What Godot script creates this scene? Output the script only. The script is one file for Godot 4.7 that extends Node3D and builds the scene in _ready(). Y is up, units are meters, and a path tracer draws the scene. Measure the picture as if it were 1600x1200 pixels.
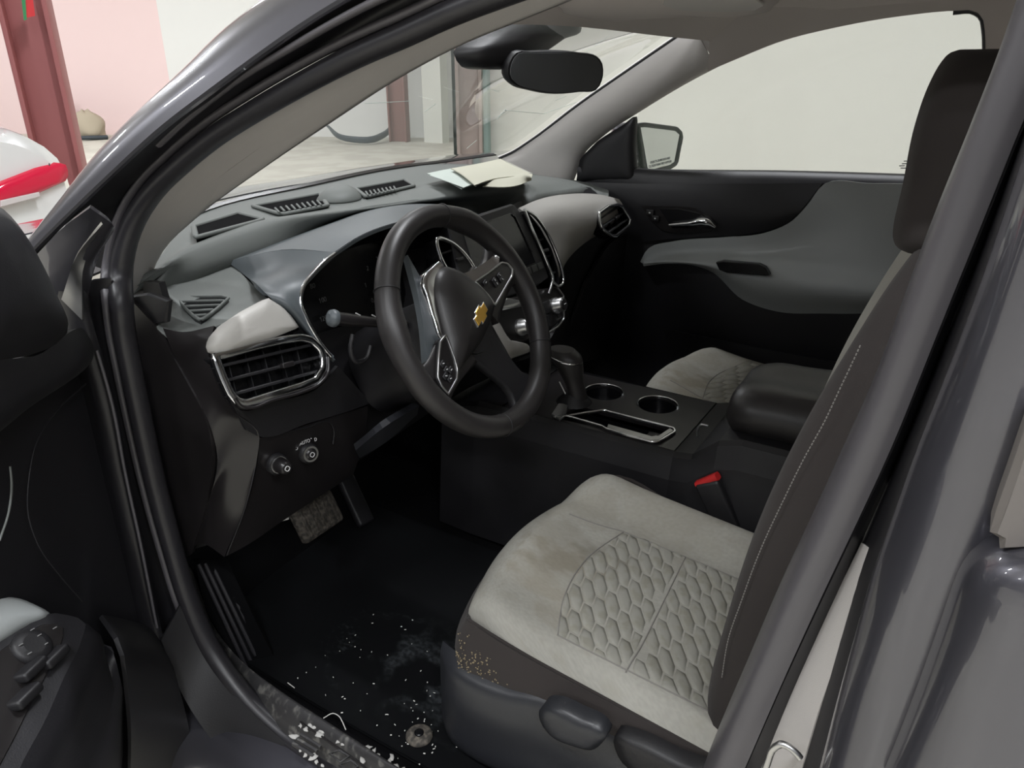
extends Node3D
# A dark car interior seen through the open front door, standing in a white warehouse.
# x = towards the passenger side, y = up, z = towards the rear of the car; metres.

var M := {}
var used := {}
var rng := RandomNumberGenerator.new()

func _ready():
	rng.seed = 7
	var cam := Camera3D.new()
	cam.name = "camera"
	cam.fov = 54.06
	cam.near = 0.02
	cam.far = 80.0
	add_child(cam)
	cam.position = Vector3(-1.323, 1.344, 0.667)
	cam.rotation_degrees = Vector3(-23.3, -58.3, 0)
	cam.current = true
	var we := WorldEnvironment.new()
	we.name = "environment"
	var e := Environment.new()
	e.background_mode = Environment.BG_COLOR
	e.background_color = Color(0.02, 0.02, 0.02)
	e.tonemap_mode = Environment.TONE_MAPPER_LINEAR
	e.tonemap_exposure = 0.385
	e.sdfgi_enabled = true
	e.ssao_enabled = true
	e.ssil_enabled = true
	we.environment = e
	add_child(we)
	make_materials()
	ceiling_lamps()
	warehouse()
	car_shell()
	roof_and_glass()
	dashboard()
	column_and_wheel()
	console()
	seats()
	passenger_door()
	driver_door()
	footwell()
	cabin_small_things()
	background_things()


# ---------------------------------------------------------------- helpers
func p3(a: Array) -> PackedVector3Array:
	var o := PackedVector3Array()
	for i in range(0, a.size(), 3):
		o.append(Vector3(a[i], a[i + 1], a[i + 2]))
	return o

func v(x, y, z) -> Vector3:
	return Vector3(x, y, z)

func numbered(called: String) -> String:
	if not used.has(called):
		used[called] = 0
		return called
	used[called] += 1
	return "%s_%03d" % [called, used[called]]

func tag(o, label, category, group = "", kind = ""):
	if label: o.set_meta("label", label)
	if category: o.set_meta("category", category)
	if group: o.set_meta("group", group)
	if kind: o.set_meta("kind", kind)
	return o

func thing(called, label, category, at = Vector3.ZERO, group = "") -> Node3D:
	var o := Node3D.new()
	o.name = numbered(called)
	add_child(o)
	o.position = at
	tag(o, label, category, group)
	return o

func S() -> SurfaceTool:
	var st := SurfaceTool.new()
	st.begin(Mesh.PRIMITIVE_TRIANGLES)
	st.set_smooth_group(0)
	return st

# commits st as one named part; coordinates in st are the car's, whatever the parent's place
func part(parent: Node3D, called: String, st: SurfaceTool, m: Material) -> MeshInstance3D:
	st.generate_normals()
	var o := MeshInstance3D.new()
	o.mesh = st.commit()
	o.material_override = m
	o.name = called
	parent.add_child(o, true)
	var q := parent
	var off := Vector3.ZERO
	while q != self:
		off += q.position
		q = q.get_parent()
	o.position = -off
	return o

func solo(called, label, category, st, m, group = "") -> MeshInstance3D:
	var o = part(self, numbered(called), st, m)
	tag(o, label, category, group)
	return o

func structure(called, st, m) -> MeshInstance3D:
	var o = part(self, called, st, m)
	o.set_meta("kind", "structure")
	return o

func sub(parent, called, mesh, m, xf = Transform3D()) -> MeshInstance3D:
	var o := MeshInstance3D.new()
	o.mesh = mesh
	o.material_override = m
	o.name = called
	parent.add_child(o, true)
	var q = parent
	var off := Vector3.ZERO
	while q != self:
		off += q.position
		q = q.get_parent()
	o.transform = xf
	o.position -= off
	return o

func crv(p, sub_n: int, closed := false) -> PackedVector3Array:
	var n: int = p.size()
	var o := PackedVector3Array()
	var segs := n if closed else n - 1
	for i in segs:
		var a: Vector3 = p[(i - 1 + n) % n] if (closed or i > 0) else p[0] * 2.0 - p[1]
		var b: Vector3 = p[i]
		var c: Vector3 = p[(i + 1) % n]
		var d: Vector3 = p[(i + 2) % n] if (closed or i < n - 2) else c * 2.0 - b
		for k in sub_n:
			var t := float(k) / sub_n
			o.append(b.cubic_interpolate_in_time(c, a, d, t, maxf(b.distance_to(c), 1e-5), -maxf(a.distance_to(b), 1e-5), maxf(b.distance_to(c), 1e-5) + maxf(c.distance_to(d), 1e-5)))
	if not closed:
		o.append(p[n - 1])
	return o

# n points at even steps along the (smoothed) curve
func even(p, n: int, closed := false, smooth := true) -> PackedVector3Array:
	var q: PackedVector3Array = crv(p, 8, closed) if smooth and p.size() > 2 else PackedVector3Array(p)
	if closed:
		q.append(q[0])
	var acc := PackedFloat32Array([0.0])
	for i in range(1, q.size()):
		acc.append(acc[i - 1] + q[i].distance_to(q[i - 1]))
	var total := acc[acc.size() - 1]
	var o := PackedVector3Array()
	var j := 0
	var steps := n if closed else n - 1
	for i in n:
		var s := total * i / steps
		while j < q.size() - 2 and acc[j + 1] < s:
			j += 1
		var w := (s - acc[j]) / maxf(acc[j + 1] - acc[j], 1e-9)
		o.append(q[j].lerp(q[j + 1], clampf(w, 0, 1)))
	return o

func tri(st, a, b, c):
	st.add_vertex(a); st.add_vertex(b); st.add_vertex(c)

func quad(st, a, b, c, d):
	tri(st, a, b, c); tri(st, a, c, d)

func grid(st: SurfaceTool, rows: Array, closed_u := false, closed_v := false, group := 0):
	st.set_smooth_group(group)
	var m := rows.size()
	var n: int = rows[0].size()
	for i in (m if closed_v else m - 1):
		var r0 = rows[i]
		var r1 = rows[(i + 1) % m]
		for j in (n if closed_u else n - 1):
			var k := (j + 1) % n
			quad(st, r0[j], r0[k], r1[k], r1[j])

func grid_normals(rows: Array) -> Array:
	var out := []
	var m := rows.size()
	var n: int = rows[0].size()
	for i in m:
		var line := PackedVector3Array()
		for j in n:
			var du: Vector3 = rows[i][mini(j + 1, n - 1)] - rows[i][maxi(j - 1, 0)]
			var dv: Vector3 = rows[mini(i + 1, m - 1)][j] - rows[maxi(i - 1, 0)][j]
			line.append(dv.cross(du).normalized())
		out.append(line)
	return out

# a sheet with thickness; thick > 0 goes to the back of the front face (rows run down, points run right)
func sheet(st: SurfaceTool, rows: Array, thick: float, face = null):
	var nn := grid_normals(rows)
	if face != null:
		var s := Vector3.ZERO
		for line in nn:
			for q in line:
				s += q
		if s.dot(face) < 0:
			var turned := []
			for line in rows:
				var l := PackedVector3Array(line)
				l.reverse()
				turned.append(l)
			rows = turned
			nn = grid_normals(rows)
	var back := []
	for i in rows.size():
		var line := PackedVector3Array()
		for j in rows[i].size():
			line.append(rows[i][j] - nn[i][j] * thick)
		back.append(line)
	grid(st, rows, false, false, 0)
	var rb := []
	for i in range(back.size() - 1, -1, -1):
		rb.append(back[i])
	grid(st, rb, false, false, 1)
	st.set_smooth_group(-1)
	var m := rows.size()
	var n: int = rows[0].size()
	for j in n - 1:
		quad(st, back[0][j], back[0][j + 1], rows[0][j + 1], rows[0][j])
		quad(st, rows[m - 1][j], rows[m - 1][j + 1], back[m - 1][j + 1], back[m - 1][j])
	for i in m - 1:
		quad(st, back[i][0], rows[i][0], rows[i + 1][0], back[i + 1][0])
		quad(st, rows[i][n - 1], back[i][n - 1], back[i + 1][n - 1], rows[i + 1][n - 1])
	st.set_smooth_group(0)

# a sheet whose UV runs 0..1 along its rows and columns
func uv_sheet(st: SurfaceTool, rows: Array, thick: float):
	var m := rows.size()
	var n: int = rows[0].size()
	for side in 2:
		for i in m - 1:
			for j in n - 1:
				for k in ([[0, 0], [0, 1], [1, 1], [0, 0], [1, 1], [1, 0]] if side == 0 else [[0, 0], [1, 1], [0, 1], [0, 0], [1, 0], [1, 1]]):
					st.set_uv(Vector2(float(j + k[1]) / (n - 1), float(i + k[0]) / (m - 1)))
					st.set_smooth_group(side)
					st.add_vertex(rows[i + k[0]][j + k[1]] - (Vector3.UP * thick if side else Vector3.ZERO))

# smooth rows through the given curves (each resampled to nu), nv rows in all
func skin(curves: Array, nu: int, nv: int, smooth_v := true) -> Array:
	var cs := []
	for c in curves:
		cs.append(even(c, nu))
	var rows := []
	for i in nv:
		rows.append(PackedVector3Array())
	for j in nu:
		var col := PackedVector3Array()
		for c in cs:
			col.append(c[j])
		var r := even(col, nv, false, smooth_v)
		for i in nv:
			rows[i].append(r[i])
	return rows

func ring_profile(rx: float, ry: float, n: int) -> PackedVector2Array:
	var o := PackedVector2Array()
	for i in n:
		o.append(Vector2(cos(TAU * i / n) * rx, sin(TAU * i / n) * ry))
	return o

func rect_profile(w: float, h: float, r: float, k := 2) -> PackedVector2Array:
	var o := PackedVector2Array()
	for c in 4:
		var sx := 1.0 if c in [0, 3] else -1.0
		var sy := 1.0 if c < 2 else -1.0
		for i in k + 1:
			var a := PI / 2 * (c + float(i) / k)
			o.append(Vector2(sx * (w / 2 - r) + cos(a) * r, sy * (h / 2 - r) + sin(a) * r))
	return o

# sweeps a closed profile along path; profile x runs along the side, y along up
func sweep(st: SurfaceTool, path, prof: PackedVector2Array, up := Vector3.UP, closed := false, scales = null):
	var n: int = path.size()
	var rows := []
	for i in n:
		var a: Vector3 = path[(i - 1 + n) % n] if closed or i > 0 else path[0]
		var b: Vector3 = path[(i + 1) % n] if closed or i < n - 1 else path[n - 1]
		var t := (b - a).normalized()
		var side := t.cross(up).normalized()
		var u := side.cross(t)
		var s: float = scales[i] if scales else 1.0
		var line := PackedVector3Array()
		for q in prof:
			line.append(path[i] + side * q.x * s + u * q.y * s)
		rows.append(line)
	grid(st, rows, true, closed)
	if not closed:
		fan(st, rows[0], true)
		fan(st, rows[n - 1], false)

func tube(st, path, r: float, sides := 8, closed := false, up := Vector3(0.31, 0.9, 0.2)):
	sweep(st, path, ring_profile(r, r, sides), up, closed)

func fan(st, loop, flip := false):
	var c := Vector3.ZERO
	for q in loop:
		c += q
	c /= loop.size()
	st.set_smooth_group(-1)
	for i in loop.size():
		var a = loop[i]
		var b = loop[(i + 1) % loop.size()]
		if flip: tri(st, c, b, a)
		else: tri(st, c, a, b)
	st.set_smooth_group(0)

# closed loops joined into one body with both ends closed
func body(st, loops: Array, nu: int, nv: int, smooth_u := true, smooth_v := true):
	var ls := []
	for l in loops:
		ls.append(even(l, nu, true, smooth_u))
	var rows := []
	for i in nv:
		rows.append(PackedVector3Array())
	for j in nu:
		var col := PackedVector3Array()
		for l in ls:
			col.append(l[j])
		var r := even(col, nv, false, smooth_v)
		for i in nv:
			rows[i].append(r[i])
	grid(st, rows, true)
	fan(st, rows[0], true)
	fan(st, rows[nv - 1], false)

# closed loops joined as they are, creases kept
func loft_exact(st, loops: Array):
	st.set_smooth_group(-1)
	for i in loops.size() - 1:
		var n: int = loops[i].size()
		for j in n:
			var k := (j + 1) % n
			quad(st, loops[i][j], loops[i][k], loops[i + 1][k], loops[i + 1][j])
	fan(st, loops[0], true)
	fan(st, loops[loops.size() - 1], false)

# box with rounded edges
func rbox(st, c: Vector3, size: Vector3, r: float, b := Basis(), k := 2):
	var h := size / 2
	r = minf(r, minf(h.x, minf(h.y, h.z)))
	var inner := h - Vector3(r, r, r)
	for ax in 3:
		for sg in [-1.0, 1.0]:
			var u := (ax + 1) % 3
			var w := (ax + 2) % 3
			var cu := []
			var cw := []
			for i in k + 1:
				cu.append(-h[u] + r * (1.0 - tan(PI / 4 * (1.0 - float(i) / k))))
				cw.append(-h[w] + r * (1.0 - tan(PI / 4 * (1.0 - float(i) / k))))
			for i in range(k, -1, -1):
				cu.append(-cu[i])
				cw.append(-cw[i])
			var rows := []
			for i in cu.size():
				var line := PackedVector3Array()
				for j in cw.size():
					var q := Vector3()
					q[ax] = sg * h[ax]
					q[u] = cu[i] * sg
					q[w] = cw[j]
					var near := q.clamp(-inner, inner)
					q = near + (q - near).normalized() * r
					line.append(c + b * q)
				rows.append(line)
			grid(st, rows)

func newell(p) -> Vector3:
	var n := Vector3.ZERO
	for i in p.size():
		var a: Vector3 = p[i]
		var b: Vector3 = p[(i + 1) % p.size()]
		n += a.cross(b)
	return n.normalized()

# a flat-ish plate of any outline; front towards `face`, edges bevelled by bev
func plate(st, outline, thick: float, face: Vector3, bev := 0.0):
	var n := newell(outline)
	var pts := PackedVector3Array(outline)
	if n.dot(face) < 0:
		pts.reverse()
		n = -n
	var ux := n.cross(Vector3.UP if absf(n.y) < 0.9 else Vector3.RIGHT).normalized()
	var uy := n.cross(ux)
	var flat := PackedVector2Array()
	for q in pts:
		flat.append(Vector2(q.dot(ux), q.dot(uy)))
	var idx := Geometry2D.triangulate_polygon(flat)
	var m := pts.size()
	var top := PackedVector3Array()
	for i in m:
		var a := (pts[i] - pts[(i - 1 + m) % m]).normalized()
		var b := (pts[(i + 1) % m] - pts[i]).normalized()
		var s := (n.cross(a) + n.cross(b)).normalized()
		top.append(pts[i] + s * bev)
	st.set_smooth_group(-1)
	for i in range(0, idx.size(), 3):
		var a := top[idx[i]]
		var b := top[idx[i + 1]]
		var c := top[idx[i + 2]]
		if (b - a).cross(c - a).dot(n) > 0: tri(st, a, c, b)
		else: tri(st, a, b, c)
		a = pts[idx[i]] - n * thick
		b = pts[idx[i + 1]] - n * thick
		c = pts[idx[i + 2]] - n * thick
		if (b - a).cross(c - a).dot(n) > 0: tri(st, a, b, c)
		else: tri(st, a, c, b)
	for i in m:
		var k := (i + 1) % m
		if bev > 0:
			quad(st, top[i], top[k], pts[k] - n * bev, pts[i] - n * bev)
			quad(st, pts[i] - n * bev, pts[k] - n * bev, pts[k] - n * thick, pts[i] - n * thick)
		else:
			quad(st, pts[i], pts[k], pts[k] - n * thick, pts[i] - n * thick)
	st.set_smooth_group(0)

# a cushion-like pad over a closed outline: rises to h, skirt of depth d behind
func pillow(st, outline, h: float, d: float, face: Vector3, rings := 4, power := 2.5):
	var n := newell(outline)
	var pts := PackedVector3Array(outline)
	if n.dot(face) < 0:
		pts.reverse()
		n = -n
	var c := Vector3.ZERO
	for q in pts:
		c += q
	c /= pts.size()
	var rows := []
	var low := PackedVector3Array()
	for q in pts:
		low.append(q - n * d)
	rows.append(low)
	for i in rings + 1:
		var t := float(i) / rings
		var line := PackedVector3Array()
		var f := 1.0 - t * 0.97
		for q in pts:
			line.append(c + (q - c) * f + n * h * (1.0 - pow(f, power)))
		rows.append(line)
	var rr := []
	for i in range(rows.size() - 1, -1, -1):
		rr.append(rows[i])
	grid(st, rr, true)
	fan(st, rr[0], true)
	fan(st, low)

# turned solid about axis from base; profile = [radius, height] pairs
func lathe(st, base: Vector3, axis: Vector3, prof: Array, sides := 24, group := 0):
	axis = axis.normalized()
	var ux := axis.cross(Vector3.UP if absf(axis.y) < 0.9 else Vector3.RIGHT).normalized()
	var uy := axis.cross(ux)
	var rows := []
	for q in prof:
		var line := PackedVector3Array()
		for i in sides:
			var a := TAU * i / sides
			line.append(base + axis * q[1] + (ux * cos(a) + uy * sin(a)) * maxf(q[0], 1e-4))
		rows.append(line)
	rows.reverse()
	grid(st, rows, true, false, group)
	fan(st, rows[0], true)
	fan(st, rows[rows.size() - 1])

func box(st, a: Vector3, b: Vector3):
	var lo := a.min(b)
	var hi := a.max(b)
	plate(st, PackedVector3Array([v(lo.x, lo.y, hi.z), v(hi.x, lo.y, hi.z), v(hi.x, hi.y, hi.z), v(lo.x, hi.y, hi.z)]), hi.z - lo.z, v(0, 0, 1))

func shifted(p, d: Vector3) -> PackedVector3Array:
	var o := PackedVector3Array()
	for q in p:
		o.append(q + d)
	return o

func text_mesh(words: String, h: float, depth: float) -> TextMesh:
	var t := TextMesh.new()
	t.text = words
	t.font_size = 32
	t.pixel_size = h / 32.0
	t.depth = depth
	t.curve_step = 2.0
	var fnt := SystemFont.new()
	fnt.font_names = PackedStringArray(["Droid Sans"])
	t.font = fnt
	return t


# ---------------------------------------------------------------- materials (base colours are linear)
func mat(called, r, g, b, rough, metal = 0.0) -> StandardMaterial3D:
	var m := StandardMaterial3D.new()
	m.resource_name = called
	m.albedo_color = Color(r, g, b).linear_to_srgb()
	m.roughness = rough
	m.metallic = metal
	M[called] = m
	return m

func noise_image(size: int, freq: float, octaves: int, sd: int, kind := FastNoiseLite.TYPE_SIMPLEX_SMOOTH) -> Image:
	var f := FastNoiseLite.new()
	f.seed = sd
	f.noise_type = kind
	f.frequency = freq
	f.fractal_octaves = octaves
	return f.get_seamless_image(size, size, false, false, 0.15)

# grain: fine relief from noise, mapped in the car's own metres
func grain(m, freq, octaves, scale, cm, sd = 3):
	m.heightmap_enabled = true
	m.heightmap_texture = ImageTexture.create_from_image(noise_image(256, freq, octaves, sd))
	m.heightmap_scale = cm
	m.uv1_triplanar = true
	m.uv1_scale = Vector3(scale, scale, scale)

# colour that wanders between two base colours along noise
func mottled(m, c0: Color, c1: Color, freq, octaves, scale, lo = 0.3, hi = 0.7, sd = 5, size = 512):
	var im := noise_image(size, freq, octaves, sd)
	var out := Image.create(size, size, false, Image.FORMAT_RGB8)
	var a := c0.linear_to_srgb()
	var b := c1.linear_to_srgb()
	for y in size:
		for x in size:
			out.set_pixel(x, y, a.lerp(b, smoothstep(lo, hi, im.get_pixel(x, y).r)))
	m.albedo_texture = ImageTexture.create_from_image(out)
	m.albedo_color = Color.WHITE
	m.uv1_triplanar = true
	m.uv1_scale = Vector3(scale, scale, scale)

func make_materials():
	var m = mat("car paint", 0.10, 0.098, 0.115, 0.3, 0.65)
	m.clearcoat_enabled = true
	m.clearcoat = 1.0
	m.clearcoat_roughness = 0.03
	mat("black paint", 0.011, 0.0105, 0.0125, 0.4)
	m = mat("black plastic", 0.0105, 0.010, 0.0115, 0.5)
	grain(m, 0.12, 2, 14.0, 0.012)
	m = mat("gloss plastic", 0.013, 0.0115, 0.012, 0.3)
	m = mat("dash plastic", 0.125, 0.134, 0.127, 0.6)
	grain(m, 0.12, 2, 14.0, 0.014)
	m = mat("dash hood plastic", 0.075, 0.086, 0.093, 0.45)
	grain(m, 0.12, 2, 14.0, 0.01)
	m = mat("door plastic", 0.0125, 0.012, 0.0145, 0.5)
	grain(m, 0.12, 2, 14.0, 0.014)
	mat("rubber", 0.02, 0.019, 0.022, 0.38)
	mat("pillar rubber", 0.085, 0.08, 0.087, 0.35)
	m = mat("seat plastic", 0.022, 0.023, 0.027, 0.36)
	grain(m, 0.12, 2, 14.0, 0.01)
	m = mat("accent grey", 0.40, 0.385, 0.36, 0.55)
	grain(m, 0.12, 2, 12.0, 0.012)
	m = mat("pillar trim", 0.50, 0.475, 0.455, 0.7)
	grain(m, 0.2, 2, 14.0, 0.015)
	m = mat("headliner cloth", 0.55, 0.50, 0.475, 0.95)
	m = mat("door insert", 0.38, 0.40, 0.40, 0.6)
	grain(m, 0.12, 2, 12.0, 0.012)
	mat("chrome", 0.75, 0.76, 0.78, 0.14, 1.0)
	mat("satin silver", 0.55, 0.55, 0.55, 0.32, 1.0)
	mat("dark metal", 0.12, 0.12, 0.12, 0.4, 1.0)
	mat("screen glass", 0.012, 0.012, 0.013, 0.12)
	mat("gauge face", 0.006, 0.006, 0.007, 0.25)
	mat("print white", 0.55, 0.55, 0.55, 0.6)
	mat("print grey", 0.16, 0.16, 0.16, 0.6)
	mat("gold", 0.72, 0.42, 0.08, 0.3, 0.7)
	m = mat("wheel leather", 0.022, 0.02, 0.02, 0.42)
	grain(m, 0.15, 2, 18.0, 0.01)
	m = mat("pale fabric", 0.42, 0.40, 0.35, 0.95)
	seat_cloth(m)
	m.heightmap_enabled = true
	m.heightmap_texture = ImageTexture.create_from_image(noise_image(256, 0.3, 1, 9))
	m.heightmap_scale = 0.02
	m = mat("pale fabric raised", 0.30, 0.29, 0.25, 0.95)
	mottled(m, Color(0.275, 0.268, 0.235), Color(0.235, 0.225, 0.185), 0.02, 3, 3.0, 0.4, 0.8, 12)
	m = mat("dark fabric", 0.026, 0.021, 0.0195, 0.95)
	m.rim_enabled = true
	m.rim = 0.3
	grain(m, 0.35, 1, 20.0, 0.02)
	mat("thread", 0.2, 0.19, 0.175, 0.9)
	m = mat("carpet", 0.0035, 0.0035, 0.004, 1.0)
	m.metallic_specular = 0.2
	m = mat("rubber mat", 0.02, 0.02, 0.02, 0.9)
	m.metallic_specular = 0.25
	mat_dust(m)
	m = mat("scuffed plastic", 0.03, 0.03, 0.03, 0.55)
	mottled(m, Color(0.028, 0.027, 0.028), Color(0.17, 0.165, 0.15), 0.03, 5, 2.4, 0.55, 0.85, 33)
	m = mat("pedal rubber", 0.08, 0.07, 0.06, 0.8)
	mottled(m, Color(0.045, 0.04, 0.035), Color(0.16, 0.14, 0.115), 0.06, 3, 6.0, 0.35, 0.75, 35, 256)
	mat("buckle red", 0.5, 0.02, 0.02, 0.4)
	mat("white crumbs", 0.7, 0.69, 0.65, 0.9)
	mat("brown crumbs", 0.25, 0.2, 0.12, 0.9)
	m = mat("paper white", 0.46, 0.51, 0.47, 0.8)
	mat("paper cream", 0.47, 0.46, 0.375, 0.8)
	mat("mirror silver", 0.85, 0.88, 0.87, 0.02, 1.0)
	mat("dim mirror", 0.11, 0.113, 0.12, 0.1)
	m = mat("window glass", 0.55, 0.66, 0.52, 0.02)
	m.transparency = BaseMaterial3D.TRANSPARENCY_ALPHA
	m.albedo_color.a = 0.06
	m.metallic_specular = 0.3
	m = mat("privacy glass", 0.02, 0.02, 0.022, 0.03)
	m.transparency = BaseMaterial3D.TRANSPARENCY_ALPHA
	m.albedo_color.a = 0.82
	m = mat("dusty windshield", 0.36, 0.46, 0.36, 0.02)
	m.transparency = BaseMaterial3D.TRANSPARENCY_ALPHA
	m.albedo_color.a = 0.17
	# the warehouse
	m = mat("white wall", 0.80, 0.80, 0.77, 0.9)
	m = mat("cream wall", 0.74, 0.74, 0.675, 0.9)
	mat("grey wall", 0.30, 0.30, 0.31, 0.9)
	mat("chalk", 0.42, 0.41, 0.39, 0.95)
	mat("moulding", 0.16, 0.145, 0.135, 0.5)
	m = mat("pink wall", 0.86, 0.67, 0.655, 0.9)
	m = mat("concrete floor", 0.5, 0.46, 0.36, 0.75)
	mottled(m, Color(0.50, 0.475, 0.41), Color(0.57, 0.545, 0.47), 0.01, 4, 0.3, 0.3, 0.7, 41)
	mat("ceiling white", 0.7, 0.7, 0.7, 0.9)
	mat("red steel", 0.40, 0.14, 0.14, 0.55)
	mat("brown steel", 0.28, 0.14, 0.12, 0.6)
	mat("rose steel", 0.42, 0.33, 0.30, 0.6)
	mat("teal edge", 0.22, 0.3, 0.28, 0.6)
	m = mat("white car paint", 0.72, 0.72, 0.72, 0.3)
	m.clearcoat_enabled = true
	m.clearcoat_roughness = 0.03
	mat("tail lamp red", 0.62, 0.012, 0.05, 0.12)
	mat("tail lamp clear", 0.6, 0.55, 0.55, 0.1)
	mat("bumper scrap", 0.04, 0.05, 0.06, 0.5)
	mat("cardboard", 0.42, 0.36, 0.27, 0.9)
	mat("tag red", 0.75, 0.05, 0.06, 0.6)
	mat("tag green", 0.05, 0.3, 0.12, 0.6)
	mat("tag orange", 0.7, 0.2, 0.06, 0.6)
	m = mat("lamp glow", 1, 1, 1, 0.5)
	m.emission_enabled = true
	m.emission = Color(0.975, 0.985, 1.0)
	m.emission_energy_multiplier = 12.0
	mat("lamp housing", 0.6, 0.6, 0.6, 0.5)

# cloth of the seat cushions: UV runs over the cushion in metres (u across, v fore-aft); soiled where the photograph shows stains
func seat_cloth(m):
	var n := 256
	var fine := noise_image(n, 0.03, 4, 51)
	var weave := noise_image(n, 0.25, 2, 52)
	var out := Image.create(n, n, false, Image.FORMAT_RGB8)
	# centre u, centre v, radius, strength, brown share
	var spots := [[0.42, 0.38, 0.12, 0.85, 0.65], [0.54, 0.46, 0.09, 0.95, 0.25], [0.30, 0.36, 0.12, 0.5, 0.9], [0.20, 0.44, 0.10, 0.35, 1.0], [0.52, 0.31, 0.12, 0.5, 0.4], [0.85, 0.5, 0.2, 0.35, 0.6], [0.75, 0.3, 0.14, 0.4, 0.6]]
	for y in n:
		for x in n:
			var u := float(x) / n
			var w := float(y) / n
			var f: float = fine.get_pixel(x, y).r
			var g: float = weave.get_pixel(x, y).r
			var grey := 0.0
			var brown := 0.0
			for q in spots:
				var d: float = Vector2(u - q[0], w - q[1]).length() / q[2]
				var k: float = q[3] * smoothstep(1.25, 0.2, d + (f - 0.5) * 1.6)
				grey = maxf(grey, k * (1.0 - q[4]))
				brown = maxf(brown, k * q[4])
			var c := Color(0.32, 0.31, 0.275) * (0.9 + 0.2 * g)
			c = c.lerp(Color(0.13, 0.125, 0.105), grey * 0.9).lerp(Color(0.17, 0.135, 0.08), brown * 0.8)
			c = c.lerp(Color(0.26, 0.245, 0.2), smoothstep(0.55, 0.8, f) * 0.35)
			out.set_pixel(x, y, c.linear_to_srgb())
	m.albedo_texture = ImageTexture.create_from_image(out)
	m.albedo_color = Color.WHITE

# black rubber with grey dust trodden into it; UV runs over the mat
func mat_dust(m):
	var n := 512
	var soft := noise_image(n, 0.008, 4, 61)
	var fine := noise_image(n, 0.09, 3, 62)
	var out := Image.create(n, n, false, Image.FORMAT_RGB8)
	for y in n:
		for x in n:
			var a: float = smoothstep(0.38, 0.72, soft.get_pixel(x, y).r)
			var b: float = smoothstep(0.3, 0.75, fine.get_pixel(x, y).r)
			var band := smoothstep(0.75, 0.1, absf(float(y) / n - 0.3) * 2.6 + (soft.get_pixel(x, y).r - 0.5) * 1.2) * smoothstep(0.36, 0.56, float(x) / n + (fine.get_pixel(x, y).r - 0.5) * 0.2)
			out.set_pixel(x, y, Color(0.0035, 0.004, 0.0045).lerp(Color(0.06, 0.066, 0.072), a * (0.25 + 0.75 * b) * band).linear_to_srgb())
	m.albedo_texture = ImageTexture.create_from_image(out)
	m.albedo_color = Color.WHITE

func pick(called) -> StandardMaterial3D:
	return M[called]


# ---------------------------------------------------------------- the warehouse
const LAMP_HEIGHT := 4.9

func ceiling_lamps():
	var spots := [[-4.5, -13.0], [0.0, -14.0], [3.6, -14.0], [-4.5, -8.5], [0.5, -9.0], [5.2, -9.5], [5.5, -6.2],
		[-6.2, -3.6], [-3.2, -0.5], [0.9, -0.4], [-6.0, 1.6], [-3.2, 2.2], [-5.0, 4.8], [-2.2, 4.8]]
	for q in spots:
		var at := v(q[0], LAMP_HEIGHT, q[1])
		var t = thing("strip_light", "white ceiling strip light hanging above the warehouse floor", "ceiling light", at, "ceiling strip lights")
		var st := S()
		rbox(st, at + v(0, 0.03, 0), v(0.16, 0.06, 1.5), 0.01)
		part(t, "housing", st, pick("lamp housing"))
		st = S()
		rbox(st, at + v(0, -0.012, 0), v(0.12, 0.024, 1.44), 0.01)
		part(t, "lamp_diffuser", st, pick("lamp glow"))
		st = S()
		for s in [-0.6, 0.6]:
			st = S()
			tube(st, PackedVector3Array([at + v(0, 0.06, s), at + v(0, 0.6, s)]), 0.004, 6)
			part(t, "hanger", st, pick("dark metal"))
		var l := AreaLight3D.new()
		l.name = "lamp_beam"
		l.area_size = Vector2(0.12, 1.44)
		l.light_color = Color(0.975, 0.985, 1.0)
		l.light_energy = (46.0 if q[0] > 0.0 else 26.0) if q[1] > -4.0 else 38.0
		l.area_range = 40.0
		l.area_attenuation = 2.0
		l.shadow_enabled = true
		t.add_child(l, true)
		l.position = v(0, -0.03, 0)
		l.rotation_degrees = Vector3(-90, 0, 0)

func wall(called, a: Vector2, b: Vector2, m, out := 1.0, h := 5.6, t := 0.2):
	var d := (b - a).normalized()
	var n := Vector2(-d.y, d.x) * out
	var st := S()
	var q := [a, b, b + n * t, a + n * t]
	var lo := PackedVector3Array()
	for k in q:
		lo.append(v(k.x, -0.1, k.y))
	plate(st, shifted(lo, v(0, h + 0.1, 0)), h + 0.1, Vector3.UP)
	return structure(called, st, m)

func warehouse():
	var st := S()
	box(st, v(-9.2, -0.2, -26), v(14, 0, 9.2))
	structure("floor", st, pick("concrete floor"))
	st = S()
	box(st, v(-9.2, 5.5, -26), v(14, 5.7, 9.2))
	structure("ceiling", st, pick("ceiling white"))
	# far wall, seen past the pillar and through the windshield
	wall("wall_front_left", Vector2(2.2, -25.4), Vector2(8.36, -12.75), pick("pink wall"), -1.0)
	wall("wall_front", Vector2(8.30, -12.87), Vector2(12.6, -4.05), pick("white wall"), -1.0)
	wall("wall_right", Vector2(4.7, -3.7), Vector2(4.7, 9.0), pick("cream wall"), -1.0)
	wall("wall_right_return", Vector2(4.7, -3.7), Vector2(12.9, -3.7), pick("white wall"), 1.0)
	wall("wall_back", Vector2(-9, 9.0), Vector2(5.0, 9.0), pick("grey wall"), 1.0)
	wall("wall_left", Vector2(-9, 9.2), Vector2(-9, -25.5), pick("grey wall"), 1.0)
	wall("wall_far_left", Vector2(-9.2, -25.5), Vector2(2.4, -25.5), pick("white wall"), -1.0)


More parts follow.
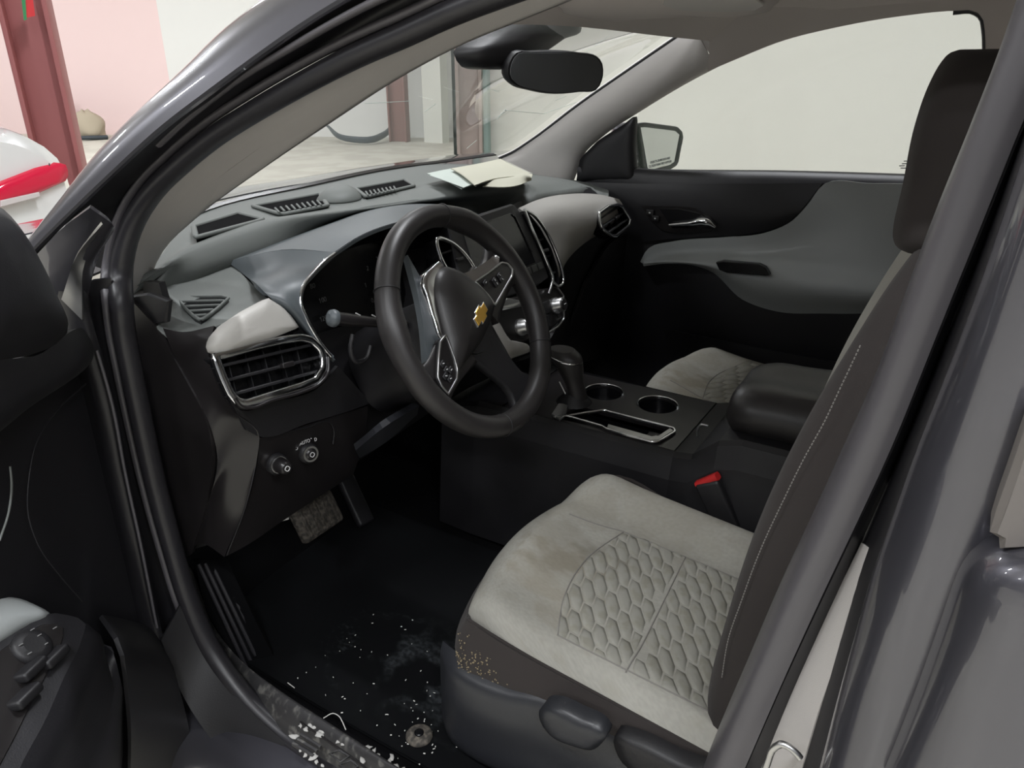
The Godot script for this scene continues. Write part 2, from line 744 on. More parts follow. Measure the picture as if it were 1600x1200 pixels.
# ---------------------------------------------------------------- body shell round the open doorway
func car_shell():
	var t = thing("parked_car", "dark grey metallic car framing the open front doorway", "car", v(-0.8, 0.2, 0.0))
	# painted pillar in front of the doorway
	var st := S()
	var outer := p3([-0.806,1.027,-0.56,-0.783,1.098,-0.474,-0.76,1.167,-0.397,-0.741,1.224,-0.332,-0.722,1.281,-0.252,-0.705,1.333,-0.168,-0.692,1.373,-0.108,-0.684,1.398,-0.059,-0.675,1.424,0.005,-0.662,1.464,0.143])
	var inner := p3([-0.818,1.097,-0.416,-0.807,1.131,-0.367,-0.793,1.172,-0.307,-0.777,1.22,-0.234,-0.761,1.269,-0.156,-0.747,1.312,-0.074,-0.736,1.345,-0.009,-0.726,1.374,0.051,-0.719,1.397,0.107,-0.706,1.435,0.234])
	var mid := PackedVector3Array()
	var oe := even(outer, 24)
	var ie := even(inner, 24)
	for i in 24:
		mid.append(oe[i].lerp(ie[i], 0.5) + v(-0.012, 0.006, 0.0))
	var far_edge := shifted(oe, v(0.05, -0.015, -0.01))
	sheet(st, skin([far_edge, oe, mid, ie], 40, 14), 0.004)
	part(t, "windshield_pillar", st, pick("car paint"))
	# black door-frame recess behind the paint
	st = S()
	var reveal := p3([-0.751,1.077,-0.356,-0.745,1.099,-0.349,-0.734,1.145,-0.319,-0.723,1.188,-0.277,-0.713,1.228,-0.221,-0.701,1.275,-0.139,-0.69,1.321,-0.034,-0.679,1.366,0.084,-0.671,1.398,0.192,-0.664,1.423,0.3])
	var re := even(reveal, 24)
	var step := PackedVector3Array()
	for i in 24:
		step.append(ie[i].lerp(re[i], 0.25) + v(0.03, 0, 0))
	sheet(st, skin([ie, step, re], 40, 9), 0.004)
	part(t, "door_frame_recess", st, pick("black paint"))
	st = S()
	var ridge := p3([-0.71,1.239,-0.174,-0.704,1.266,-0.129,-0.697,1.29,-0.086,-0.691,1.315,-0.035,-0.685,1.341,0.031,-0.68,1.361,0.083,-0.675,1.381,0.14,-0.67,1.4,0.207])
	sweep(st, even(shifted(ridge, v(-0.035, 0.012, -0.012)), 30), ring_profile(0.004, 0.006, 8), v(1, 0.3, 0))
	part(t, "frame_lip", st, pick("pillar rubber"))
	# rubber seal all round the doorway
	st = S()
	var seal := p3([-0.662,1.43,0.383,-0.666,1.415,0.314,-0.67,1.401,0.257,-0.674,1.384,0.194,-0.678,1.369,0.149,-0.683,1.349,0.085,-0.689,1.323,0.014,-0.697,1.291,-0.064,-0.706,1.256,-0.14,-0.715,1.221,-0.2,-0.723,1.187,-0.25,-0.734,1.144,-0.289,-0.744,1.105,-0.307,-0.752,1.071,-0.314])
	var seal_low := p3([-0.77,1.046,-0.293,-0.77,0.999,-0.302,-0.77,0.951,-0.304,-0.77,0.86,-0.306,-0.77,0.753,-0.305,-0.77,0.652,-0.297,-0.77,0.547,-0.282,-0.77,0.465,-0.248,-0.77,0.406,-0.187,-0.77,0.368,-0.088,-0.77,0.369,0.033])
	var ring := PackedVector3Array([v(-0.715, 0.40, 0.42), v(-0.715, 0.44, 0.50), v(-0.70, 0.66, 0.565), v(-0.69, 1.0, 0.62), v(-0.672, 1.30, 0.655), v(-0.665, 1.39, 0.64), v(-0.665, 1.40, 0.45)])
	var loop := PackedVector3Array(seal)
	loop.append_array(seal_low)
	loop.append_array(PackedVector3Array([v(-0.765, 0.375, 0.12), v(-0.765, 0.375, 0.35)]))
	sweep(st, even(loop, 120), ring_profile(0.0125, 0.016, 10), v(1, 0.1, 0.05))
	part(t, "door_seal", st, pick("rubber"))
	st = S()
	var lip := PackedVector3Array()
	for q in even(loop, 120):
		lip.append(q + v(-0.008, 0, 0) + (q - v(-0.77, 0.85, 0.1)).normalized() * 0.017)
	sweep(st, lip, ring_profile(0.005, 0.009, 8), v(1, 0.1, 0.05))
	part(t, "seal_lip", st, pick("pillar rubber"))
	# hinge post below the pillar, between the door and the seal
	st = S()
	var post_out := p3([-0.83,1.076,-0.283,-0.83,1.039,-0.276,-0.83,1.001,-0.27,-0.83,0.935,-0.262,-0.83,0.816,-0.269,-0.83,0.698,-0.272,-0.83,0.54,-0.281,-0.83,0.466,-0.276,-0.83,0.395,-0.259])
	var post_in := shifted(even(p3([-0.77,1.081,-0.294,-0.77,1.035,-0.304,-0.77,0.988,-0.309,-0.77,0.9,-0.311,-0.77,0.761,-0.315,-0.77,0.645,-0.315,-0.77,0.548,-0.31,-0.77,0.484,-0.292,-0.77,0.435,-0.269]), 24), v(0, -0.004, -0.012))
	sheet(st, skin([even(shifted(post_out, v(0.0, 0, -0.10)), 24), post_out, shifted(post_in, v(-0.02, 0, -0.01)), post_in], 40, 10), 0.004)
	part(t, "hinge_post", st, pick("black paint"))
	st = S()
	sweep(st, even(p3([-0.83,0.999,-0.268,-0.83,0.935,-0.262,-0.83,0.816,-0.269,-0.83,0.698,-0.272,-0.83,0.54,-0.281]), 24), ring_profile(0.0022, 0.0022, 6), v(1, 0, 0))
	part(t, "post_flange", st, pick("pillar rubber"))
	# fender corner seen between mirror, pillar and post
	st = S()
	sheet(st, skin([p3([-0.86,1.082,-0.373,-0.86,1.13,-0.291,-0.86,1.169,-0.22,-0.86,1.196,-0.159]), p3([-0.84,1.061,-0.315,-0.84,1.101,-0.27,-0.84,1.143,-0.213,-0.84,1.178,-0.162]), p3([-0.81,1.014,-0.334,-0.81,1.074,-0.289,-0.81,1.121,-0.251,-0.81,1.156,-0.208])], 12, 8), 0.004)
	part(t, "fender_corner", st, pick("car paint"))
	st = S()
	sheet(st, skin([p3([-0.845,1.067,-0.295,-0.845,1.13,-0.236,-0.845,1.175,-0.167]), p3([-0.835,1.04,-0.277,-0.835,1.111,-0.247,-0.835,1.168,-0.18])], 10, 4), 0.003)
	part(t, "seam_sealer_strip", st, pick("satin silver"))
	st = S()
	sheet(st, skin([p3([-0.83,0.515,-0.281,-0.83,0.419,-0.253,-0.83,0.348,-0.185,-0.83,0.298,-0.077]), p3([-0.78,0.551,-0.289,-0.78,0.454,-0.246,-0.78,0.403,-0.176,-0.78,0.365,-0.064])], 16, 5), 0.004)
	part(t, "post_foot", st, pick("black plastic"))
	# rocker under the door
	st = S()
	var sill_path := [v(-0.81, 0.40, -0.75), v(-0.80, 0.365, -0.42), v(-0.80, 0.345, 0.0), v(-0.80, 0.33, 0.5), v(-0.80, 0.34, 0.95)]
	var rows := []
	for k in [v(0.02, 0.02, 0), v(-0.02, 0.015, 0), v(-0.06, -0.02, 0), v(-0.075, -0.08, 0), v(-0.05, -0.14, 0), v(0.0, -0.15, 0)]:
		rows.append(even(shifted(PackedVector3Array(sill_path), k), 24))
	sheet(st, skin(rows, 24, 16), 0.004)
	part(t, "rocker_panel", st, pick("car paint"))
	# pillar behind the doorway: seal strip, dark channel, painted face
	st = S()
	var b1 := p3([-0.725,1.398,0.666,-0.725,1.372,0.664,-0.725,1.352,0.662,-0.725,1.303,0.655,-0.725,1.24,0.645,-0.725,1.184,0.638,-0.725,1.122,0.63,-0.725,1.058,0.618,-0.725,0.986,0.604,-0.725,0.917,0.59,-0.725,0.816,0.572,-0.725,0.684,0.549,-0.725,0.599,0.537])
	var b2 := p3([-0.755,1.394,0.683,-0.755,1.362,0.683,-0.755,1.319,0.676,-0.755,1.25,0.667,-0.755,1.16,0.655,-0.755,1.09,0.646,-0.755,1.019,0.634,-0.755,0.964,0.624,-0.755,0.849,0.604,-0.755,0.717,0.583,-0.755,0.636,0.57])
	var b1e := even(b1, 30)
	var b2e := even(b2, 30)
	var bm := PackedVector3Array()
	for i in 30:
		bm.append(b1e[i].lerp(b2e[i], 0.45) + v(-0.02, 0, 0))
	sheet(st, skin([shifted(b1e, v(0.03, 0, 0.004)), b1e, bm, b2e], 40, 14), 0.006)
	part(t, "pillar_seal", st, pick("pillar rubber"))
	st = S()
	var b3 := p3([-0.8,1.375,0.69,-0.8,1.333,0.687,-0.8,1.282,0.684,-0.8,1.238,0.681,-0.8,1.172,0.675,-0.8,1.101,0.667,-0.8,1.043,0.662,-0.8,0.995,0.658,-0.8,0.943,0.656,-0.8,0.884,0.654,-0.8,0.79,0.652,-0.8,0.743,0.651])
	var b3e := even(b3, 30)
	var ch := PackedVector3Array()
	for i in 30:
		ch.append(b2e[i].lerp(b3e[i], 0.5) + v(0.045, 0, 0.0))
	sheet(st, skin([b2e, ch, b3e], 40, 9), 0.004)
	part(t, "pillar_channel", st, pick("black paint"))
	st = S()
	var b4 := p3([-0.835,1.369,0.714,-0.835,1.313,0.714,-0.835,1.263,0.713,-0.835,1.206,0.713,-0.835,1.135,0.714,-0.835,1.076,0.712,-0.835,1.025,0.707,-0.835,0.981,0.705,-0.835,0.922,0.701,-0.835,0.849,0.697,-0.835,0.814,0.697])
	var b4e := even(b4, 30)
	var bp := PackedVector3Array()
	for i in 30:
		bp.append(b3e[i].lerp(b4e[i], 0.4) + v(-0.018, 0, 0))
	sheet(st, skin([shifted(b3e, v(0.02, 0, 0.0)), b3e, bp, b4e, shifted(b4e, v(0.04, 0, 0.012))], 40, 20), 0.004)
	part(t, "rear_pillar_panel", st, pick("car paint"))
	st = S()
	sheet(st, skin([p3([-0.74,0.984,0.643,-0.74,0.946,0.636,-0.74,0.887,0.625,-0.74,0.805,0.61,-0.74,0.685,0.593]), p3([-0.77,0.999,0.654,-0.77,0.957,0.651,-0.77,0.91,0.647,-0.77,0.836,0.64,-0.77,0.744,0.635])], 12, 4), 0.003)
	part(t, "pillar_inner_trim", st, pick("pillar trim"))
	st = S()
	tube(st, crv(p3([-0.79,0.746,0.605,-0.79,0.767,0.607,-0.79,0.788,0.611,-0.79,0.794,0.616,-0.79,0.79,0.629,-0.79,0.787,0.632]), 4), 0.0032, 8)
	part(t, "door_striker", st, pick("satin silver"))
	# closed rear of the cabin: sides below the belt, tinted rear glass, tailgate
	for s in [-1.0, 1.0]:
		var z0 := 1.1 if s < 0 else 0.82
		st = S()
		sheet(st, skin([PackedVector3Array([v(s * 0.74, 1.08, z0), v(s * 0.74, 1.10, 1.6), v(s * 0.70, 1.12, 2.3)]), PackedVector3Array([v(s * 0.86, 0.85, z0), v(s * 0.87, 0.85, 1.6), v(s * 0.80, 0.85, 2.3)]), PackedVector3Array([v(s * 0.84, 0.34, z0), v(s * 0.84, 0.34, 1.6), v(s * 0.78, 0.4, 2.3)])], 14, 10), 0.004)
		part(t, "rear_side_panel", st, pick("car paint"))
		st = S()
		sheet(st, skin([PackedVector3Array([v(s * 0.66, 1.42, z0), v(s * 0.66, 1.43, 1.6), v(s * 0.62, 1.38, 2.2)]), PackedVector3Array([v(s * 0.74, 1.08, z0), v(s * 0.74, 1.10, 1.6), v(s * 0.70, 1.12, 2.3)])], 10, 6), 0.004)
		part(t, "rear_side_glass", st, pick("privacy glass"))
	st = S()
	sheet(st, skin([PackedVector3Array([v(-0.7, 1.10, 2.3), v(0.7, 1.10, 2.3)]), PackedVector3Array([v(-0.8, 0.4, 2.35), v(0.8, 0.4, 2.35)])], 6, 4), 0.01)
	part(t, "tailgate", st, pick("car paint"))
	st = S()
	sheet(st, skin([PackedVector3Array([v(-0.62, 1.42, 2.1), v(0.62, 1.42, 2.1)]), PackedVector3Array([v(-0.7, 1.10, 2.3), v(0.7, 1.10, 2.3)])], 6, 4), 0.004)
	part(t, "tailgate_glass", st, pick("privacy glass"))
	# edge of the closed rear door
	t = thing("rear_door", "closed dark grey rear door edge at the lower right", "car door", v(-0.87, 0.35, 0.85))
	st = S()
	var r1 := p3([-0.865,1.088,0.74,-0.865,1.083,0.729,-0.865,1.078,0.721,-0.865,1.07,0.714,-0.865,1.058,0.709,-0.865,1.043,0.707,-0.865,1.022,0.706,-0.865,0.997,0.705,-0.865,0.955,0.703,-0.865,0.907,0.7,-0.865,0.868,0.697])
	var r2 := p3([-0.885,1.094,0.741,-0.885,1.089,0.731,-0.885,1.084,0.726,-0.885,1.076,0.72,-0.885,1.064,0.716,-0.885,1.049,0.715,-0.885,1.03,0.714,-0.885,1.005,0.713,-0.885,0.965,0.712,-0.885,0.922,0.71,-0.885,0.888,0.708])
	var r3 := shifted(even(r2, 20), v(-0.012, 0, 0.07))
	sheet(st, skin([shifted(even(r1, 20), v(0.05, 0, 0)), r1, r2, r3, shifted(r3, v(-0.01, 0, 0.35))], 30, 16), 0.004)
	part(t, "door_skin", st, pick("car paint"))
	st = S()
	plate(st, p3([-0.868,1.092,0.71,-0.868,1.108,0.71,-0.868,1.135,0.711,-0.868,1.165,0.712,-0.868,1.169,0.726,-0.868,1.095,0.744,-0.868,1.083,0.717,-0.868,1.09,0.715]), 0.03, v(-1, 0, 0), 0.004)
	part(t, "window_moulding", st, pick("moulding"))
	# passenger-side pillars and the outer skin there, seen from inside only as the cabin's edge
	scuff_plate()
	hood()

func scuff_plate():
	var t = thing("sill_scuff_plate", "scuffed dark plastic sill plate with chalky white smears in doorway", "sill plate", v(-0.74, 0.37, -0.1))
	var st := S()
	var si := p3([-0.579,0.405,-0.575,-0.643,0.405,-0.458,-0.698,0.405,-0.346,-0.721,0.405,-0.272,-0.735,0.405,-0.194,-0.741,0.405,-0.084,-0.745,0.405,0.04,-0.75,0.405,0.141,-0.754,0.405,0.275])
	var so := p3([-0.553,0.4,-0.655,-0.65,0.4,-0.477,-0.714,0.4,-0.336,-0.75,0.4,-0.212,-0.769,0.4,-0.073,-0.77,0.4,0.047,-0.768,0.4,0.173])
	sheet(st, skin([shifted(even(si, 24), v(0.005, -0.03, 0)), si, so, shifted(even(so, 24), v(-0.008, -0.02, 0))], 40, 14), 0.004)
	part(t, "plate_skin", st, pick("scuffed plastic"))
	# raised moulded label block
	st = S()
	var fr := p3([-0.767,0.413,-0.057,-0.774,0.413,0.067,-0.788,0.413,0.151,-0.822,0.413,0.128,-0.811,0.413,0.027,-0.808,0.413,-0.053])
	for k in 4:
		sweep(st, PackedVector3Array([fr[k], fr[k + 1]]), rect_profile(0.003, 0.003, 0.0006), Vector3.UP)
	part(t, "moulded_frame", st, pick("gloss plastic"))
	for k in 3:
		st = S()
		var bars := [p3([-0.784,0.414,-0.038,-0.785,0.414,0.004]), p3([-0.793,0.414,-0.037,-0.793,0.414,0.005]), p3([-0.802,0.414,-0.036,-0.802,0.414,0.006])]
		sweep(st, bars[k], rect_profile(0.0045, 0.006, 0.001), Vector3.UP)
		part(t, "moulded_bar", st, pick("scuffed plastic"))
	for q in [p3([-0.786,0.414,0.023,-0.774,0.414,0.03,-0.775,0.414,0.05,-0.788,0.414,0.046]), p3([-0.793,0.414,0.048,-0.778,0.414,0.057,-0.781,0.414,0.073,-0.793,0.414,0.067])]:
		st = S()
		sweep(st, q, rect_profile(0.003, 0.003, 0.0008), Vector3.UP, true)
		part(t, "moulded_symbol", st, pick("scuffed plastic"))
	# chalky lumps and smears, each with its own outline
	var lumps := p3([-0.772,0.414,-0.04,-0.763,0.414,-0.031,-0.762,0.414,-0.014,-0.759,0.414,0.007,-0.772,0.414,-0.051,-0.749,0.414,0.063,-0.751,0.414,0.084,-0.749,0.414,0.104,-0.751,0.414,0.117,-0.805,0.414,-0.007,-0.806,0.414,0.016,-0.77,0.414,0.07,-0.793,0.414,0.07,-0.755,0.414,-0.012,-0.769,0.414,-0.016,-0.764,0.414,-0.04,-0.76,0.414,0.016,-0.759,0.414,0.029,-0.747,0.414,0.074,-0.756,0.414,0.1,-0.742,0.414,0.103,-0.753,0.414,0.128,-0.804,0.414,-0.018,-0.804,0.414,0.006,-0.806,0.414,0.029,-0.791,0.414,-0.045])
	for c in lumps:
		st = S()
		blot(st, c, rng.randf_range(0.0025, 0.0065), 0.0012)
		part(t, "white_smear", st, pick("chalk"))

# a flat irregular lump lying on a level surface
func blot(st, c: Vector3, r: float, h: float):
	var o := PackedVector3Array()
	var a0 := rng.randf() * TAU
	for i in 9:
		var a := TAU * i / 9.0
		var k := r * rng.randf_range(0.45, 1.1)
		o.append(c + v(cos(a) * k * 1.5, 0, sin(a) * k).rotated(Vector3.UP, a0))
	pillow(st, o, h, 0.001, Vector3.UP, 2, 2.0)

func hood():
	var st := S()
	var t = thing("car_hood", "dark hood of the car just beyond the windshield base", "hood", v(0, 0.8, -1.2))
	var crest := p3([-0.087,0.986,-1.2,0.078,0.997,-1.2,0.239,1.001,-1.2,0.447,0.999,-1.2,0.687,0.999,-1.2,0.968,0.996,-1.2,1.3,0.99,-1.2,1.7,0.97,-1.2])
	var base_line := PackedVector3Array([v(-0.72, 1.0, -0.80), v(-0.3, 1.02, -0.92), v(0.1, 1.03, -0.95), v(0.5, 1.02, -0.92), v(0.85, 1.0, -0.82)])
	var nose := PackedVector3Array([v(-0.75, 0.84, -1.75), v(-0.3, 0.87, -1.85), v(0.1, 0.88, -1.88), v(0.5, 0.87, -1.85), v(0.9, 0.84, -1.75)])
	sheet(st, skin([nose, crest, base_line], 30, 16), 0.004)
	part(t, "hood_skin", st, pick("car paint"))
	st = S()
	sheet(st, skin([shifted(base_line, v(0, -0.01, -0.01)), PackedVector3Array([v(-0.70, 0.99, -0.62), v(-0.3, 1.01, -0.74), v(0.1, 1.02, -0.79), v(0.5, 1.01, -0.78), v(0.82, 0.99, -0.66)])], 24, 4), 0.004)
	part(t, "cowl_grille", st, pick("black plastic"))


# ---------------------------------------------------------------- roof, pillar trims, glass
func roof_and_glass():
	var t = thing("car_roof", "grey cloth headliner and roof over the car cabin", "car roof", v(0, 1.4, 0.5))
	var st := S()
	var rows := []
	for q in [[-0.60, 1.42], [-0.56, 1.45], [-0.4, 1.485], [0.0, 1.50], [0.4, 1.49], [0.56, 1.475], [0.62, 1.455]]:
		var fy: float = 1.405 - 0.02 * absf(q[0])
		rows.append(PackedVector3Array([v(q[0], fy, -0.015 + 0.1 * q[0] * q[0]), v(q[0], lerpf(fy, q[1], 0.55), 0.09), v(q[0], q[1], 0.34), v(q[0], q[1], 1.0), v(q[0], q[1] - 0.02, 1.9)]))
	sheet(st, skin(rows, 24, 30), -0.008)
	part(t, "headliner", st, pick("headliner cloth"))
	st = S()
	rows = []
	for q in [[-0.70, 1.44], [-0.66, 1.48], [-0.4, 1.54], [0.0, 1.56], [0.4, 1.545], [0.66, 1.50], [0.72, 1.475]]:
		rows.append(PackedVector3Array([v(q[0], 1.425 - 0.03 * absf(q[0]), -0.05 + 0.1 * q[0] * q[0]), v(q[0], lerpf(1.42, q[1], 0.6), 0.09), v(q[0], q[1], 0.5), v(q[0], q[1], 1.2), v(q[0], q[1] - 0.05, 2.2)]))
	sheet(st, skin(rows, 16, 20), 0.004)
	part(t, "roof_panel", st, pick("car paint"))
	# trim over the far door's window, down to the pillar behind it
	st = S()
	var win_top := p3([0.675,1.317,0.009,0.675,1.345,0.078,0.675,1.386,0.187,0.675,1.41,0.291,0.675,1.432,0.435,0.675,1.439,0.541,0.675,1.438,0.566,0.675,1.427,0.583,0.675,1.404,0.593,0.675,1.361,0.604,0.675,1.208,0.633,0.675,1.074,0.652])
	var top_in := p3([0.615,1.388,0.026,0.615,1.401,0.104,0.615,1.431,0.217,0.615,1.453,0.321,0.615,1.473,0.444,0.615,1.481,0.536,0.615,1.476,0.604,0.615,1.458,0.64,0.615,1.406,0.668,0.615,1.325,0.695,0.615,1.216,0.723,0.615,1.09,0.749])
	sheet(st, skin([shifted(top_in, v(-0.05, 0.035, 0)), top_in, win_top], 50, 12), 0.01)
	part(t, "roof_rail_trim", st, pick("headliner cloth"))
	st = S()
	sweep(st, even(p3([0.683,1.437,0.529,0.683,1.437,0.566,0.683,1.426,0.583,0.683,1.403,0.593,0.683,1.361,0.604,0.683,1.208,0.633,0.683,1.073,0.652]), 40), ring_profile(0.006, 0.009, 8), v(1, 0, 0))
	part(t, "window_seal", st, pick("rubber"))

	# near pillar trim
	st = S()
	var ts := p3([-0.706,1.013,-0.393,-0.697,1.042,-0.382,-0.685,1.085,-0.368,-0.669,1.137,-0.334,-0.65,1.2,-0.261,-0.631,1.264,-0.146,-0.618,1.308,-0.041,-0.603,1.357,0.088,-0.594,1.386,0.169,-0.59,1.401,0.214,-0.584,1.42,0.284])
	var tg := p3([-0.652,0.993,-0.432,-0.643,1.023,-0.426,-0.63,1.066,-0.403,-0.613,1.124,-0.329,-0.591,1.197,-0.205,-0.572,1.259,-0.092,-0.551,1.33,0.045,-0.541,1.365,0.132,-0.536,1.38,0.181,-0.532,1.394,0.227,-0.525,1.416,0.298])
	var tse := even(ts, 24)
	var tge := even(tg, 24)
	var tm := PackedVector3Array()
	for i in 24:
		tm.append(tse[i].lerp(tge[i], 0.5) + v(-0.003, 0.002, 0.006))
	sheet(st, skin([shifted(tse, v(-0.03, 0, 0)), tse, tm, tge, shifted(tge, v(-0.03, 0.01, -0.02))], 40, 14), 0.004)
	solo("pillar_trim", "narrow grey trim along the pillar nearest the open doorway", "pillar trim", st, pick("pillar trim"))
	# far pillar trim
	t = thing("pillar_trim", "wide pale grey pillar trim behind the rear-view mirror, far side", "pillar trim", v(0.66, 1.0, -0.4))
	st = S()
	var fa := p3([0.66,1.074,-0.603,0.66,1.091,-0.558,0.66,1.125,-0.498,0.66,1.235,-0.336,0.66,1.326,-0.19,0.66,1.42,-0.037])
	var fb := p3([0.7,0.999,-0.391,0.7,1.031,-0.377,0.7,1.087,-0.356,0.7,1.14,-0.3,0.7,1.217,-0.181,0.7,1.287,-0.061,0.7,1.328,0.019])
	var fm := PackedVector3Array()
	var fae := even(fa, 20)
	var fbe := even(fb, 20)
	for i in 20:
		fm.append(fae[i].lerp(fbe[i], 0.55) + v(-0.025, 0, 0.012))
	sheet(st, skin([shifted(fae, v(0.02, 0, -0.02)), fae, fm, fbe, shifted(fbe, v(0.03, 0, 0))], 30, 14), 0.004)
	part(t, "lower_cover", st, pick("pillar trim"))
	st = S()
	sheet(st, skin([p3([0.655,1.421,-0.031,0.655,1.435,-0.005,0.655,1.442,0.042,0.655,1.451,0.117]), p3([0.66,1.378,-0.001,0.66,1.398,0.045,0.66,1.411,0.098,0.66,1.429,0.163]), p3([0.695,1.331,0.026,0.695,1.346,0.064,0.695,1.363,0.11,0.695,1.384,0.168])], 16, 8), 0.004)
	part(t, "upper_cover", st, pick("pillar trim"))

	# windshield
	t = thing("windshield", "slightly green windshield with small cracks and scratches", "windshield", v(0, 1.05, -0.6))
	st = S()
	var off := v(0.006, 0.0, -0.014)
	var far_off := v(0.01, 0.006, -0.03)
	var wb := PackedVector3Array([tge[1] + off, v(-0.5, 1.055, -0.60), v(-0.33, 1.065, -0.683), v(0, 1.068, -0.728), v(0.36, 1.068, -0.757), v(0.54, 1.065, -0.738), fae[0] + far_off])
	var wh := PackedVector3Array([tge[21] + off, v(-0.3, 1.408, -0.0), v(0, 1.415, -0.025), v(0.3, 1.408, -0.01), fae[19] + far_off])
	var wbe := even(wb, 13)
	var whe := even(wh, 13)
	var levels := []
	for k in 9:
		var f := k / 8.0
		var line := PackedVector3Array([tge[1 + roundi(f * 20)] + off])
		for i in range(1, 12):
			line.append(wbe[i].lerp(whe[i], f) + v(0, 0.028, -0.022) * 4.0 * f * (1.0 - f))
		line.append(fae[roundi(f * 19)] + far_off)
		levels.append(line)
	var glass := skin(levels, 26, 18)
	grid(st, glass)
	part(t, "pane", st, pick("dusty windshield"))
	st = S()
	var band := []
	for i in 2:
		var line := PackedVector3Array()
		for q in even(wb, 30):
			line.append(q + (v(0, 0.0, 0.014) if i == 0 else v(0, 0.004, 0.0)))
		band.append(line)
	sheet(st, [band[1], band[0]], 0.003)
	part(t, "lower_black_border", st, pick("gloss plastic"))
	st = S()
	tube(st, crv(p3([0.652,1.073,-0.598,0.652,1.092,-0.553,0.652,1.126,-0.494,0.652,1.235,-0.332,0.652,1.326,-0.186,0.652,1.421,-0.031]), 5), 0.0035, 6)
	part(t, "edge_seal", st, pick("rubber"))
	# cracks and scratches in the glass
	var marks := [p3([0.41,1.202,-0.45,0.454,1.226,-0.45]), p3([0.419,1.209,-0.45,0.46,1.221,-0.45]), p3([0.447,1.223,-0.45,0.659,1.203,-0.45]), p3([0.659,1.203,-0.45,0.856,1.225,-0.45]), p3([0.072,1.239,-0.42,0.111,1.253,-0.42]), p3([0.343,1.133,-0.5,0.39,1.15,-0.5]),
		p3([0.409,1.36,-0.2,0.536,1.398,-0.2]), p3([-0.087,1.262,-0.45,0.058,1.261,-0.45]), p3([0.634,1.241,-0.4,0.698,1.25,-0.4])]
	for q in marks:
		st = S()
		tube(st, q, 0.0007, 5)
		part(t, "scratch", st, pick("paper white"))

	# far side window
	t = thing("side_window", "closed far-side door window with a small printed mark", "car window", v(0.74, 1.05, 0.2))
	st = S()
	plate(st, p3([0.735,1.032,-0.226,0.735,1.144,-0.213,0.735,1.217,-0.19,0.735,1.291,-0.074,0.735,1.334,0.008,0.735,1.392,0.172,0.735,1.418,0.279,0.735,1.441,0.427,0.735,1.448,0.536,0.735,1.444,0.573,0.735,1.386,0.604,0.735,1.067,0.673,0.735,1.07,0.521,0.735,1.051,0.179]), 0.004, v(-1, 0, 0))
	part(t, "pane", st, pick("window glass"))
	for q in [p3([0.73,1.124,0.487,0.73,1.126,0.501]), p3([0.73,1.118,0.484,0.73,1.119,0.495]), p3([0.73,1.113,0.479,0.73,1.114,0.491]), p3([0.73,1.113,0.494,0.73,1.115,0.504]), p3([0.73,1.108,0.483,0.73,1.109,0.498])]:
		st = S()
		sweep(st, q, rect_profile(0.002, 0.0025, 0.0004), v(1, 0, 0))
		part(t, "printed_mark", st, pick("bumper scrap"))
	visor()

func visor():
	var t = thing("sun_visor", "folded-up grey sun visor under the headliner above the mirror", "sun visor", v(0.25, 1.4, 0.1))
	var st := S()
	pillow(st, even(p3([-0.417,1.414,0.173,-0.214,1.414,0.07,0.005,1.414,-0.032,0.148,1.414,-0.076,0.173,1.414,-0.035,0.104,1.414,0.042,0.066,1.414,0.149,0.037,1.414,0.215,0.14,1.414,0.228,0.063,1.414,0.293,-0.108,1.414,0.354,-0.297,1.414,0.406,-0.443,1.414,0.399,-0.495,1.414,0.314,-0.488,1.414,0.235]), 50, true), 0.006, 0.018, v(0, -1, 0), 5, 6.0)
	part(t, "visor_panel", st, pick("headliner cloth"))
	st = S()
	plate(st, p3([-0.42,1.407,0.313,-0.43,1.407,0.368,-0.367,1.407,0.4,-0.252,1.407,0.38,-0.15,1.407,0.341,-0.144,1.407,0.294,-0.206,1.407,0.25,-0.319,1.407,0.271]), 0.003, v(0, -1, 0), 0.001)
	part(t, "mirror_flap", st, pick("pillar trim"))
	st = S()
	tube(st, PackedVector3Array([v(0.40, 1.43, 0.05), v(0.50, 1.435, 0.05)]), 0.006)
	part(t, "pivot_rod", st, pick("pillar trim"))


# ---------------------------------------------------------------- dashboard
func clip_span(poly2: PackedVector2Array, axis: int, at: float) -> Vector2:
	var lo := 1e9
	var hi := -1e9
	for i in poly2.size():
		var a := poly2[i]
		var b := poly2[(i + 1) % poly2.size()]
		if (a[axis] - at) * (b[axis] - at) < 0:
			var w := (at - a[axis]) / (b[axis] - a[axis])
			var q := lerpf(a[1 - axis], b[1 - axis], w)
			lo = minf(lo, q)
			hi = maxf(hi, q)
	return Vector2(lo, hi)

